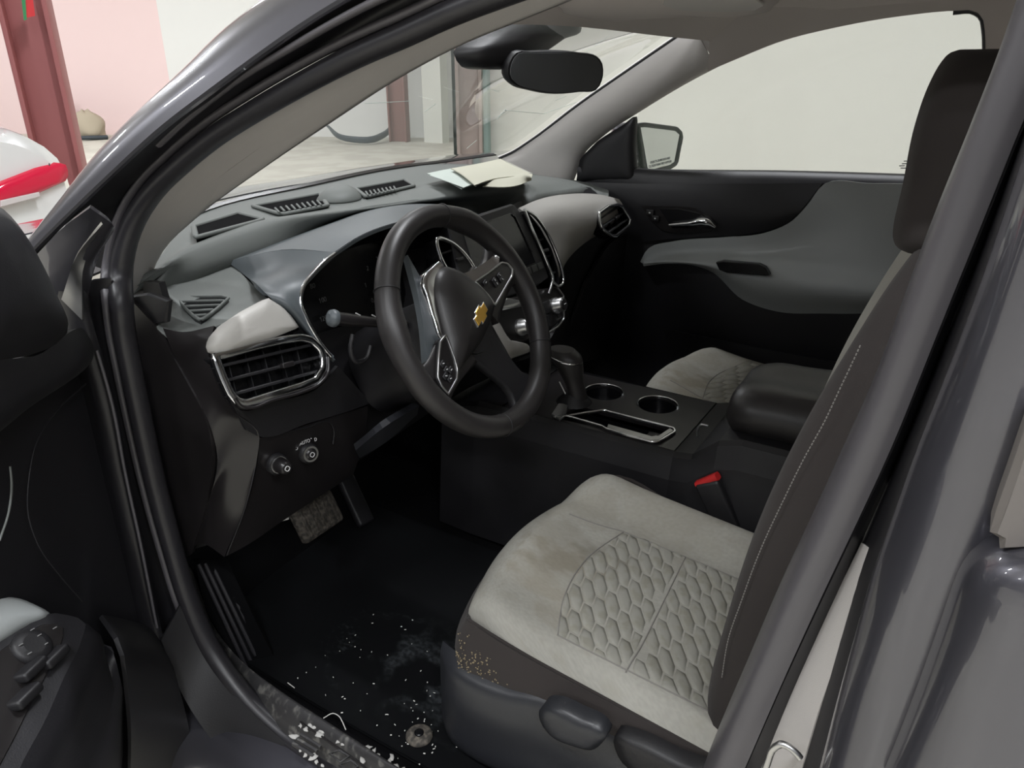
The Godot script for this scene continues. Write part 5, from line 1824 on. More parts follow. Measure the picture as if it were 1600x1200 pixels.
	box(st, w.call(-0.20, 0.37, 0.2), w.call(0.2, 0.53, 0.60))
	part(t, "seat_base", st, pick("carpet"))
	# backrest
	st = S()
	var loops := []
	for q in [[0.50, 0.515, 0.10, 0.195], [0.58, 0.505, 0.115, 0.20], [0.74, 0.515, 0.12, 0.202], [0.88, 0.535, 0.11, 0.202], [1.0, 0.563, 0.10, 0.195], [1.09, 0.592, 0.09, 0.18], [1.15, 0.614, 0.08, 0.16], [1.185, 0.632, 0.06, 0.13], [1.198, 0.65, 0.03, 0.08]]:
		var y: float = q[0]
		var z: float = q[1] + lean * (0.6 + q[0])
		var d: float = q[2]
		var h: float = q[3]
		loops.append(PackedVector3Array([w.call(-h, y, z + d), w.call(-h - 0.006, y, z + d * 0.5), w.call(-h + 0.004, y, z + 0.008), w.call(-h + 0.035, y, z - 0.006), w.call(-h * 0.55, y, z + 0.02), w.call(0, y, z + 0.024), w.call(h * 0.55, y, z + 0.02), w.call(h - 0.035, y, z - 0.006), w.call(h - 0.004, y, z + 0.008), w.call(h + 0.006, y, z + d * 0.5), w.call(h, y, z + d), w.call(0, y, z + d + 0.02)]))
	body(st, loops, 60, 40)
	var back = part(t, "backrest", st, pick("dark fabric"))
	st = S()
	rows = []
	for q in [[1.15, 0.613, 0.14], [1.09, 0.590, 0.163], [1.0, 0.561, 0.178], [0.88, 0.533, 0.183], [0.74, 0.513, 0.183], [0.60, 0.505, 0.183]]:
		var h: float = q[2]
		q[1] += lean * (0.6 + q[0])
		rows.append(PackedVector3Array([w.call(-h * 0.72, q[0], q[1] + 0.004), w.call(-h * 0.5, q[0], q[1] + 0.017), w.call(0, q[0], q[1] + 0.021), w.call(h * 0.5, q[0], q[1] + 0.017), w.call(h * 0.9, q[0], q[1] - 0.007), w.call(h, q[0], q[1] - 0.003)]))
	sheet(st, skin(rows, 30, 30), 0.004)
	part(t, "back_insert", st, pick("pale fabric"))
	if full:
		st = S()
		var sp := even(p3([-0.611,1.106,0.599,-0.611,1.092,0.596,-0.611,1.061,0.589,-0.611,1.025,0.581,-0.611,0.979,0.568,-0.611,0.929,0.556,-0.611,0.866,0.542,-0.611,0.786,0.529,-0.611,0.728,0.521,-0.611,0.669,0.52]), 110)
		for k in 109:
			tube(st, PackedVector3Array([sp[k], sp[k].lerp(sp[k + 1], 0.6)]), 0.0007, 4)
		part(back, "stitching", st, pick("thread"))
	# headrest on two posts
	st = S()
	var fr: PackedVector3Array = p3([-0.52,1.17,0.611,-0.52,1.178,0.609,-0.52,1.231,0.609,-0.52,1.285,0.609,-0.52,1.323,0.614,-0.52,1.34,0.619,-0.52,1.349,0.624,-0.52,1.353,0.632])
	loops = []
	var n: int = fr.size()
	for k in n:
		var y: float = fr[k].y
		var z: float = fr[k].z + lean * 1.85
		var d: float = [0.075, 0.095, 0.105, 0.105, 0.095, 0.08, 0.06, 0.03][k]
		var h: float = [0.10, 0.115, 0.122, 0.12, 0.112, 0.10, 0.085, 0.06][k]
		loops.append(PackedVector3Array([w.call(-h, y, z + d * 0.8), w.call(-h - 0.003, y, z + d * 0.4), w.call(-h + 0.006, y, z + 0.004), w.call(-h * 0.6, y, z - 0.012), w.call(0, y, z - 0.014), w.call(h * 0.6, y, z - 0.012), w.call(h - 0.006, y, z + 0.004), w.call(h + 0.003, y, z + d * 0.4), w.call(h, y, z + d * 0.8), w.call(h * 0.6, y, z + d), w.call(-h * 0.6, y, z + d)]))
	body(st, loops, 44, 34)
	part(t, "headrest", st, pick("dark fabric"))
	for k in [-0.06, 0.06]:
		st = S()
		tube(st, PackedVector3Array([w.call(k, 1.15, 0.66 + lean * 1.75), w.call(k, 1.22, 0.66 + lean * 1.8)]), 0.006)
		part(t, "headrest_post", st, pick("satin silver"))
	return t

func newell_area(p) -> float:
	var n := Vector3.ZERO
	for i in p.size():
		n += p[i].cross(p[(i + 1) % p.size()])
	return n.length() / 2.0

func seats():
	make_seat("front_seat", "stained pale driver's seat with honeycomb quilting and dark side band", -0.405, 0.0, 1.0, true)
	make_seat("front_seat", "far front seat, its pale cushion showing beyond the console", 0.40, -0.065, -1.0, false, 0.13)
	# belt buckle between seat and console
	var t = thing("belt_buckle", "seat belt buckle with bright red button beside the console", "belt buckle", v(-0.165, 0.5, 0.36))
	var st := S()
	var bb := Basis.from_euler(v(-0.5, 0, 0.05))
	rbox(st, p3([-0.165,0.621,0.38])[0], v(0.02, 0.10, 0.045), 0.006, bb)
	part(t, "buckle_case", st, pick("black plastic"))
	st = S()
	sweep(st, p3([-0.165,0.651,0.339,-0.165,0.679,0.373]), rect_profile(0.018, 0.013, 0.004), Vector3.UP)
	part(t, "release_button", st, pick("buckle red"))


# ---------------------------------------------------------------- far door
func passenger_door():
	var t = thing("far_door", "closed far-side door with dark top, grey insert and chrome handle", "car door", v(0.72, 0.4, 0.15))
	var st := S()
	var top := PackedVector3Array([v(0.70, 1.055, -0.36), v(0.715, 1.062, -0.1), v(0.715, 1.08, 0.2), v(0.715, 1.092, 0.5), v(0.70, 1.10, 0.8)])
	var u2 := PackedVector3Array([v(0.705, 1.02, -0.36), v(0.70, 1.03, -0.1), v(0.70, 1.03, 0.2), v(0.70, 1.04, 0.5), v(0.70, 1.04, 0.8)])
	var u3 := PackedVector3Array([v(0.715, 0.9, -0.36), v(0.715, 0.9, -0.1), v(0.715, 0.9, 0.2), v(0.715, 0.9, 0.5), v(0.715, 0.9, 0.8)])
	var u4 := PackedVector3Array([v(0.715, 0.78, -0.36), v(0.70, 0.78, -0.1), v(0.695, 0.78, 0.2), v(0.695, 0.78, 0.5), v(0.70, 0.78, 0.8)])
	var u5 := PackedVector3Array([v(0.715, 0.62, -0.36), v(0.705, 0.62, -0.1), v(0.70, 0.62, 0.2), v(0.70, 0.62, 0.5), v(0.70, 0.62, 0.8)])
	var u6 := PackedVector3Array([v(0.72, 0.36, -0.36), v(0.72, 0.36, -0.1), v(0.72, 0.36, 0.2), v(0.72, 0.36, 0.5), v(0.72, 0.36, 0.8)])
	var out_top := shifted(top, v(0.06, -0.005, 0))
	sheet(st, skin([out_top, top, u2, u3, u4, u5, u6], 30, 40), 0.02)
	part(t, "door_panel", st, pick("door plastic"))
	st = S()
	sheet(st, skin([shifted(out_top, v(0.03, 0, 0)), shifted(u3, v(0.17, 0, 0)), shifted(u5, v(0.19, 0, 0)), shifted(u6, v(0.13, 0, 0))], 20, 16), -0.004)
	part(t, "outer_skin", st, pick("car paint"))
	# dark glossy upper sweep along the belt
	st = S()
	sheet(st, skin([p3([0.7,1.016,-0.351,0.7,1.026,-0.161,0.7,1.04,0.021,0.7,1.053,0.188,0.7,1.065,0.32]), p3([0.695,0.998,-0.296,0.695,1.014,-0.12,0.695,1.02,0.042,0.695,1.016,0.178,0.695,1.034,0.302]), p3([0.69,0.954,-0.221,0.69,0.973,-0.078,0.69,0.964,0.067,0.69,0.969,0.202,0.69,0.997,0.281]), p3([0.7,0.857,-0.169,0.7,0.879,-0.073,0.7,0.901,0.053,0.7,0.925,0.172,0.7,0.96,0.252])], 30, 16), 0.006)
	part(t, "upper_sweep", st, pick("door plastic"))
	# pale insert and armrest
	st = S()
	var r0 := p3([0.69,0.808,-0.141,0.69,0.848,-0.121,0.69,0.877,-0.05,0.69,0.905,0.091,0.69,0.929,0.199,0.69,0.964,0.259,0.69,1.011,0.294,0.69,1.063,0.324,0.69,1.073,0.429,0.69,1.082,0.55])
	var r1 := p3([0.688,0.807,-0.137,0.688,0.832,-0.103,0.688,0.851,-0.029,0.688,0.873,0.096,0.688,0.89,0.204,0.688,0.917,0.29,0.688,0.946,0.362,0.688,0.976,0.417,0.688,0.998,0.484,0.688,1.014,0.563])
	var r2 := p3([0.655,0.815,-0.119,0.655,0.832,-0.071,0.655,0.845,0.002,0.655,0.856,0.099,0.655,0.861,0.217,0.655,0.863,0.305,0.655,0.867,0.381,0.655,0.868,0.44,0.655,0.872,0.511,0.655,0.877,0.593])
	var r3 := p3([0.628,0.821,-0.105,0.628,0.833,-0.051,0.628,0.841,0.021,0.628,0.843,0.087,0.628,0.828,0.204,0.628,0.827,0.3,0.628,0.828,0.377,0.628,0.832,0.443,0.628,0.837,0.521,0.628,0.845,0.601])
	var r4 := p3([0.69,0.801,-0.125,0.69,0.813,-0.064,0.69,0.819,0.011,0.69,0.809,0.067,0.69,0.743,0.163,0.69,0.725,0.259,0.69,0.74,0.379,0.69,0.751,0.447,0.69,0.767,0.526,0.69,0.782,0.608])
	sheet(st, skin([r0, r1, r2, r3, r4], 50, 34), 0.008)
	var ins = part(t, "armrest_insert", st, pick("door insert"))
	st = S()
	plate(st, p3([0.618,0.853,0.099,0.618,0.859,0.116,0.618,0.863,0.21,0.618,0.857,0.227,0.618,0.839,0.241,0.618,0.836,0.231,0.618,0.829,0.131,0.618,0.834,0.111]), 0.02, v(-1, 0.2, 0), 0.002)
	part(ins, "pull_cup", st, pick("gauge face"))
	# handle
	st = S()
	plate(st, p3([0.69,0.968,-0.153,0.69,0.976,-0.078,0.69,0.981,0.004,0.69,0.958,0.054,0.69,0.936,0.071,0.69,0.917,0.058,0.69,0.9,-0.034,0.69,0.902,-0.081,0.69,0.928,-0.121]), 0.012, v(-1, 0, 0), 0.003)
	var bez = part(t, "handle_bezel", st, pick("gloss plastic"))
	st = S()
	plate(st, p3([0.686,0.965,-0.094,0.686,0.97,-0.039,0.686,0.963,0.025,0.686,0.939,0.061,0.686,0.926,0.055,0.686,0.915,-0.052]), 0.006, v(-1, 0, 0), 0.001)
	part(bez, "handle_recess", st, pick("gauge face"))
	st = S()
	var hp := p3([0.672,0.927,-0.056,0.672,0.933,-0.021,0.672,0.939,0.009,0.672,0.947,0.033,0.672,0.946,0.054,0.672,0.934,0.073])
	var sc := PackedFloat32Array([0.5, 0.7, 0.9, 1.7, 1.9, 0.5])
	var hpe := even(hp, 24)
	var sce := PackedFloat32Array()
	for i in 24:
		var f := i / 23.0 * 5.0
		var k := mini(int(f), 4)
		sce.append(lerpf(sc[k], sc[k + 1], f - k))
	sweep(st, hpe, ring_profile(0.006, 0.009, 10), v(-1, 0, 0.1), false, sce)
	part(bez, "door_handle", st, pick("chrome"))
	for q in p3([0.684,0.952,-0.119,0.684,0.938,-0.102]):
		st = S()
		rbox(st, q, v(0.006, 0.016, 0.022), 0.002)
		part(bez, "lock_button", st, pick("black plastic"))
		st = S()
		rbox(st, q + v(-0.0035, 0, 0), v(0.001, 0.004, 0.005), 0.0004, Basis(), 1)
		part(bez, "lock_symbol", st, pick("print white"))
	# faint map pocket
	st = S()
	sheet(st, skin([PackedVector3Array([v(0.69, 0.62, -0.05), v(0.66, 0.625, 0.15), v(0.66, 0.625, 0.5), v(0.68, 0.62, 0.7)]), PackedVector3Array([v(0.70, 0.45, -0.02), v(0.665, 0.44, 0.15), v(0.665, 0.44, 0.5), v(0.69, 0.45, 0.7)])], 20, 6), 0.008)
	part(t, "map_pocket", st, pick("door plastic"))
	# black sail corner under the pillar
	st = S()
	pillow(st, even(p3([0.705,1.015,-0.364,0.705,1.081,-0.354,0.705,1.135,-0.298,0.705,1.181,-0.222,0.705,1.202,-0.195,0.705,1.13,-0.194,0.705,1.029,-0.183]), 40, true, false), 0.008, 0.03, v(-1, 0, 0.2), 4, 4.0)
	part(t, "mirror_corner_cover", st, pick("black plastic"))

	# outside mirror on that side
	t = thing("outside_mirror", "outside rear-view mirror on the far door, seen through glass", "side mirror", v(0.9, 1.02, -0.25))
	st = S()
	var ol := p3([0.792,1.04,-0.233,0.771,1.166,-0.238,0.778,1.176,-0.236,0.824,1.177,-0.225,1,1.155,-0.179,1.027,1.146,-0.172,1.043,1.128,-0.168,1.04,1.103,-0.169,1.018,1.049,-0.175,0.99,1.04,-0.182,0.87,1.03,-0.213,0.81,1.031,-0.228])
	var oe := even(ol, 40, true, false)
	var c := Vector3.ZERO
	for q in oe:
		c += q / 40.0
	var dirn := v(0.25, 0, -0.97)
	var l1 := PackedVector3Array()
	var l2 := PackedVector3Array()
	for q in oe:
		l1.append(c + (q - c) * 0.97 + dirn * 0.06)
		l2.append(c + (q - c) * 0.6 + dirn * 0.10)
	body(st, [oe, l1, l2], 40, 10, false)
	part(t, "mirror_housing", st, pick("car paint"))
	st = S()
	plate(st, shifted(p3([0.823,1.165,-0.225,0.843,1.165,-0.22,0.994,1.146,-0.181,1.016,1.135,-0.175,1.015,1.118,-0.176,1.001,1.053,-0.179,0.979,1.045,-0.185,0.882,1.037,-0.21,0.868,1.047,-0.213]), -dirn * 0.004), 0.004, -dirn, 0.001)
	var mg = part(t, "mirror_glass", st, pick("mirror silver"))
	st = S()
	sweep(st, even(shifted(p3([0.811,1.171,-0.228,0.843,1.171,-0.22,0.997,1.151,-0.18,1.026,1.134,-0.173,1.025,1.116,-0.173,1.012,1.048,-0.176,0.983,1.039,-0.184,0.876,1.032,-0.211,0.85,1.049,-0.218]), -dirn * 0.003), 50, true, false), rect_profile(0.013, 0.010, 0.003), -dirn, true)
	part(t, "glass_rim", st, pick("black plastic"))
	st = S()
	body(st, [PackedVector3Array([v(0.73, 1.07, -0.30), v(0.73, 1.07, -0.2), v(0.73, 1.03, -0.2), v(0.73, 1.03, -0.30)]), PackedVector3Array([v(0.86, 1.09, -0.30), v(0.86, 1.09, -0.23), v(0.86, 1.05, -0.23), v(0.86, 1.05, -0.30)])], 16, 4)
	part(t, "mirror_arm", st, pick("car paint"))
	var along := (p3([0.874,1.054,-0.212,0.993,1.061,-0.181])[1] - p3([0.874,1.054,-0.212,0.993,1.061,-0.181])[0]).normalized()
	var bb := Basis(along, (-dirn).cross(along).normalized(), -dirn)
	for k in 2:
		sub(mg, "printed_warning", text_mesh("OBJECTS IN MIRROR ARE" if k == 0 else "CLOSER THAN THEY APPEAR", 0.009, 0.0005), pick("bumper scrap"), Transform3D(bb, p3([0.929,1.064,-0.198,0.93,1.053,-0.197])[k] - dirn * 0.0052))

# ---------------------------------------------------------------- open near door
func driver_door():
	var t = thing("open_door", "open driver's door, its black inner panel at the left edge", "car door", v(-0.9, 0.4, -0.35))
	var st := S()
	sheet(st, skin([p3([-1.005,1.027,-0.217,-0.952,1.023,-0.248,-0.893,1.016,-0.282,-0.835,1.009,-0.315,-0.793,0.975,-0.34]), p3([-1.025,0.971,-0.206,-0.971,0.971,-0.237,-0.912,0.962,-0.271,-0.841,0.955,-0.312,-0.799,0.925,-0.336]), p3([-1.059,0.876,-0.186,-1.01,0.862,-0.215,-0.946,0.833,-0.251,-0.87,0.797,-0.295,-0.811,0.761,-0.33]), p3([-1.096,0.774,-0.165,-1.051,0.747,-0.191,-0.973,0.689,-0.236,-0.886,0.627,-0.286,-0.806,0.576,-0.332]), p3([-1.155,0.608,-0.131,-1.09,0.522,-0.168,-0.997,0.396,-0.222,-0.894,0.26,-0.281,-0.799,0.13,-0.336])], 24, 30), 0.05)
	part(t, "inner_panel", st, pick("door plastic"))
	st = S()
	sheet(st, skin([p3([-1.034,1.086,-0.121,-0.992,1.067,-0.145,-0.944,1.049,-0.173,-0.891,1.054,-0.203,-0.802,0.991,-0.335]), p3([-1.041,1.064,-0.116,-0.998,1.052,-0.141,-0.947,1.038,-0.17,-0.885,1.031,-0.206,-0.79,0.973,-0.342]), p3([-1.059,1.013,-0.106,-1.011,1.013,-0.133,-0.956,1.015,-0.166,-0.892,1.012,-0.202,-0.793,0.968,-0.34]), p3([-1.032,0.952,-0.202,-0.976,0.956,-0.234,-0.913,0.96,-0.271,-0.841,0.957,-0.312,-0.799,0.958,-0.336])], 24, 16), 0.015)
	part(t, "window_ledge", st, pick("door plastic"))
	st = S()
	pillow(st, even(p3([-0.996,1.233,-0.143,-0.963,1.219,-0.162,-0.942,1.208,-0.173,-0.924,1.185,-0.184,-0.909,1.147,-0.193,-0.897,1.098,-0.199,-0.891,1.057,-0.203,-0.91,1.05,-0.192,-0.943,1.052,-0.173,-0.993,1.066,-0.144,-1.047,1.089,-0.113]), 50, true), 0.03, 0.05, v(0.4, 0.2, 0.8), 6, 2.5)
	part(t, "mirror_corner_cover", st, pick("door plastic"))
	st = S()
	tube(st, even(p3([-0.844,0.953,-0.287,-0.902,0.947,-0.253,-0.945,0.928,-0.229,-0.969,0.897,-0.214,-0.984,0.86,-0.206,-0.984,0.817,-0.206,-0.968,0.759,-0.215,-0.943,0.691,-0.23]), 30), 0.001, 5)
	part(t, "panel_seam", st, pick("door plastic"))
	st = S()
	tube(st, even(p3([-0.989,0.924,-0.203,-0.995,0.902,-0.199,-1.008,0.877,-0.192,-1.029,0.856,-0.18]), 16), 0.0014, 5)
	part(t, "pocket_edge", st, pick("dash plastic"))
	st = S()
	pillow(st, even(p3([-1.07,0.793,-0.21,-1.037,0.774,-0.206,-1.021,0.763,-0.2,-1.011,0.751,-0.19,-1.003,0.738,-0.179,-1.034,0.746,-0.169,-1.066,0.753,-0.158,-1.107,0.763,-0.145]), 40, true), 0.01, 0.02, v(0.3, 0.8, 0.5), 5, 3.0)
	part(t, "armrest_insert", st, pick("door insert"))
	# armrest end with the switch panel
	st = S()
	var loops := []
	var top := p3([-1.127,0.761,-0.13,-1.066,0.752,-0.158,-1.035,0.746,-0.168,-1.003,0.738,-0.178,-0.986,0.725,-0.171,-0.976,0.714,-0.162,-0.993,0.707,-0.142,-1.036,0.701,-0.107,-1.077,0.695,-0.072,-1.111,0.692,-0.047,-1.154,0.688,-0.014,-1.203,0.698,0.004])
	for k in [0.0, -0.02, -0.06, -0.11]:
		loops.append(shifted(even(top, 50, true), v(0.01, k, 0.005) if k < 0 else Vector3.ZERO))
	body(st, loops, 50, 10)
	var arm = part(t, "switch_armrest", st, pick("door plastic"))
	st = S()
	plate(st, shifted(even(p3([-1.116,0.756,-0.13,-1.072,0.748,-0.148,-1.04,0.742,-0.16,-1.013,0.734,-0.167,-1.001,0.724,-0.16,-1.005,0.72,-0.153,-1.038,0.714,-0.122,-1.078,0.709,-0.09,-1.119,0.703,-0.057,-1.185,0.7,-0.01]), 40, true), v(0, 0.002, 0.001)), 0.006, v(0.3, 0.8, 0.5), 0.001)
	part(arm, "switch_plate", st, pick("gloss plastic"))
	var nn := v(0.35, 0.75, 0.55).normalized()
	st = S()
	lathe(st, p3([-1.044,0.733,-0.145])[0], nn, [[0.022, 0], [0.022, 0.004], [0.018, 0.008], [0.012, 0.009]], 28)
	var dial = part(arm, "mirror_dial", st, pick("black plastic"))
	for q in p3([-1.037,0.74,-0.16,-1.016,0.728,-0.157,-1.057,0.74,-0.146,-1.035,0.726,-0.142,-1.055,0.731,-0.136,-1.035,0.734,-0.152]):
		st = S()
		rbox(st, q + nn * 0.0095, v(0.005, 0.001, 0.0015), 0.0004, Basis(), 1)
		part(dial, "printed_symbol", st, pick("print grey"))
	for q in p3([-1.061,0.724,-0.121,-1.082,0.716,-0.097,-1.034,0.716,-0.129]):
		st = S()
		rbox(st, q + nn * 0.004, v(0.036, 0.012, 0.02), 0.004, Basis.looking_at(v(-0.45, -0.3, -0.85), nn))
		var b = part(arm, "window_switch", st, pick("black plastic"))
		st = S()
		rbox(st, q + nn * 0.0125 + v(-0.01, -0.001, -0.002), v(0.009, 0.0015, 0.003), 0.0006, Basis(), 1)
		part(b, "switch_mark", st, pick("print white"))
	# map pocket and lower edge
	st = S()
	sheet(st, skin([p3([-1.004,0.563,-0.194,-0.966,0.586,-0.216,-0.939,0.617,-0.232]), p3([-1.068,0.564,-0.101,-1.003,0.594,-0.138,-0.95,0.638,-0.169]), p3([-1.085,0.515,-0.091,-1.001,0.525,-0.14,-0.951,0.598,-0.168]), p3([-1.048,0.391,-0.169,-0.974,0.391,-0.211,-0.918,0.494,-0.244])], 16, 12), 0.006)
	part(t, "map_pocket", st, pick("door plastic"))
	st = S()
	sheet(st, skin([p3([-0.918,0.645,-0.244,-0.875,0.593,-0.269,-0.829,0.527,-0.295,-0.804,0.441,-0.31]), p3([-0.934,0.634,-0.178,-0.898,0.586,-0.199,-0.864,0.535,-0.218,-0.846,0.477,-0.229]), p3([-0.943,0.566,-0.173,-0.898,0.513,-0.199,-0.866,0.463,-0.217,-0.843,0.395,-0.231]), p3([-0.95,0.356,-0.226,-0.896,0.279,-0.256,-0.856,0.22,-0.28,-0.822,0.17,-0.299])], 16, 14), 0.006)
	part(t, "speaker_panel", st, pick("black plastic"))
	st = S()
	sheet(st, skin([p3([-0.96,1.006,-0.392,-0.87,0.965,-0.444,-0.803,0.943,-0.483,-0.68,0.897,-0.554]), p3([-1.049,0.757,-0.341,-0.97,0.686,-0.387,-0.868,0.596,-0.445,-0.71,0.455,-0.536]), p3([-1.155,0.461,-0.28,-1.056,0.303,-0.337,-0.95,0.133,-0.398,-0.75,-0.184,-0.513])], 16, 10), 0.004)
	part(t, "outer_skin", st, pick("car paint"))


# ---------------------------------------------------------------- footwell
func footwell():
	var st := S()
	var rows := []
	for x in [-0.74, -0.68, -0.4, -0.17, 0.17, 0.4, 0.71]:
		rows.append(PackedVector3Array([v(x, 0.86, -0.62), v(x, 0.62, -0.63), v(x, 0.46, -0.58), v(x, 0.375, -0.42), v(x, 0.365, -0.2), v(x, 0.362, 0.2), v(x, 0.365, 0.8), v(x, 0.36, 1.5)]))
	sheet(st, skin(rows, 40, 20, false), -0.02)
	var o = solo("cabin_carpet", "black carpet lining the floor and footwell under the dashboard", "carpet", st, pick("carpet"))
	# floor mat
	st = S()
	uv_sheet(st, skin([PackedVector3Array([v(-0.70, 0.378, -0.36), v(-0.705, 0.376, -0.1), v(-0.705, 0.376, 0.24)]), PackedVector3Array([v(-0.60, 0.376, -0.40), v(-0.60, 0.374, -0.1), v(-0.60, 0.374, 0.24)]), PackedVector3Array([v(-0.40, 0.376, -0.42), v(-0.40, 0.374, -0.1), v(-0.40, 0.374, 0.24)]), PackedVector3Array([v(-0.20, 0.378, -0.42), v(-0.20, 0.376, -0.1), v(-0.20, 0.376, 0.24)])], 24, 16), 0.006)
	solo("floor_mat", "dusty black rubber floor mat in front of the driver's seat", "floor mat", st, pick("rubber mat"))
	# ribbed footrest beside the sill
	var t = thing("footrest", "ribbed dark footrest beside the sill plate", "footrest", v(-0.68, 0.37, -0.4))
	st = S()
	sheet(st, skin([p3([-0.705,0.563,-0.354,-0.705,0.451,-0.334,-0.705,0.376,-0.281]), p3([-0.66,0.543,-0.332,-0.66,0.45,-0.28,-0.66,0.345,-0.226])], 12, 4), 0.01)
	part(t, "pad", st, pick("carpet"))
	for k in 5:
		st = S()
		var a := p3([-0.7,0.552,-0.347,-0.7,0.364,-0.267])
		var b := p3([-0.662,0.538,-0.334,-0.662,0.346,-0.237])
		sweep(st, PackedVector3Array([a[0].lerp(b[0], k / 4.0) + v(-0.004, 0.003, 0.004), a[1].lerp(b[1], k / 4.0) + v(-0.004, 0.003, 0.004)]), rect_profile(0.007, 0.007, 0.002), v(-0.6, 0.5, 0.6))
		part(t, "rib", st, pick("rubber"))
	# pedals
	var pb := Basis.from_euler(v(deg_to_rad(-28), 0, 0))
	t = thing("brake_pedal", "worn rubber brake pedal pad under the dashboard", "pedal", v(-0.445, 0.5, -0.33))
	st = S()
	rbox(st, v(-0.443, 0.508, -0.335), v(0.105, 0.072, 0.022), 0.008, pb)
	part(t, "pedal_pad", st, pick("pedal rubber"))
	for k in 5:
		st = S()
		rbox(st, v(-0.443, 0.508, -0.335) + pb * v(-0.036 + 0.018 * k, 0, 0.011), v(0.006, 0.056, 0.004), 0.0015, pb, 1)
		part(t, "pad_rib", st, pick("pedal rubber"))
	st = S()
	tube(st, crv(PackedVector3Array([v(-0.443, 0.51, -0.348), v(-0.44, 0.58, -0.42), v(-0.43, 0.74, -0.44)]), 5), 0.009)
	part(t, "pedal_arm", st, pick("dark metal"))
	t = thing("accelerator_pedal", "slim dark accelerator pedal right of the brake pedal", "pedal", v(-0.29, 0.4, -0.38))
	st = S()
	rbox(st, v(-0.288, 0.455, -0.385), v(0.044, 0.135, 0.018), 0.007, Basis.from_euler(v(deg_to_rad(-35), 0, deg_to_rad(-6))))
	part(t, "pedal_pad", st, pick("black plastic"))
	st = S()
	tube(st, crv(PackedVector3Array([v(-0.30, 0.50, -0.42), v(-0.30, 0.58, -0.48), v(-0.30, 0.72, -0.52)]), 5), 0.008)
	part(t, "pedal_arm", st, pick("dark metal"))
	st = S()
	blot(st, p3([-0.602,0.623,-0.24])[0], 0.008, 0.006)
	solo("paper_scrap", "tiny white scrap under the knee panel edge", "scrap", st, pick("white crumbs"))
	# mat anchor
	t = thing("mat_anchor", "round dusty mat anchor with a dark hole in its middle", "anchor", p3([-0.667,0.376,0.092])[0])
	var c := p3([-0.667,0.376,0.092])[0]
	st = S()
	lathe(st, c, Vector3.UP, [[0.021, 0], [0.021, 0.003], [0.018, 0.006], [0.009, 0.007]], 24)
	part(t, "disc", st, pick("pedal rubber"))
	st = S()
	lathe(st, c, Vector3.UP, [[0.0075, 0], [0.0075, 0.0085], [0.006, 0.0095]], 16)
	part(t, "centre_hole", st, pick("gauge face"))
	# litter
	st = S()
	tube(st, crv(p3([-0.722,0.379,-0.058,-0.707,0.379,-0.052,-0.706,0.379,-0.04,-0.711,0.379,-0.028,-0.72,0.379,-0.012]), 4), 0.0009, 5)
	solo("straw_strand", "bent pale straw strand lying on the black floor mat", "strand", st, pick("white crumbs"))
	st = S()
	tube(st, p3([-0.7,0.38,-0.162,-0.702,0.38,-0.144]), 0.0009, 5)
	solo("straw_strand", "short pale strand on the mat near the sill plate", "strand", st, pick("white crumbs"))
	st = S()
	for k in 90:
		var x := rng.randf_range(-0.70, -0.46)
		var z := rng.randf_range(-0.16, 0.13)
		if rng.randf() < 0.4: 
			x = c.x + rng.randfn(0, 0.035)
			z = c.z + rng.randfn(0, 0.03)
		rbox(st, v(x, 0.3785, z), v(rng.randf_range(0.001, 0.004), 0.0012, rng.randf_range(0.0008, 0.002)), 0.0004, Basis(Vector3.UP, rng.randf() * TAU), 1)
	var cr = solo("floor_crumbs", "pale crumbs and grit scattered over the floor mat", "crumbs", st, pick("white crumbs"))
	cr.set_meta("kind", "stuff")

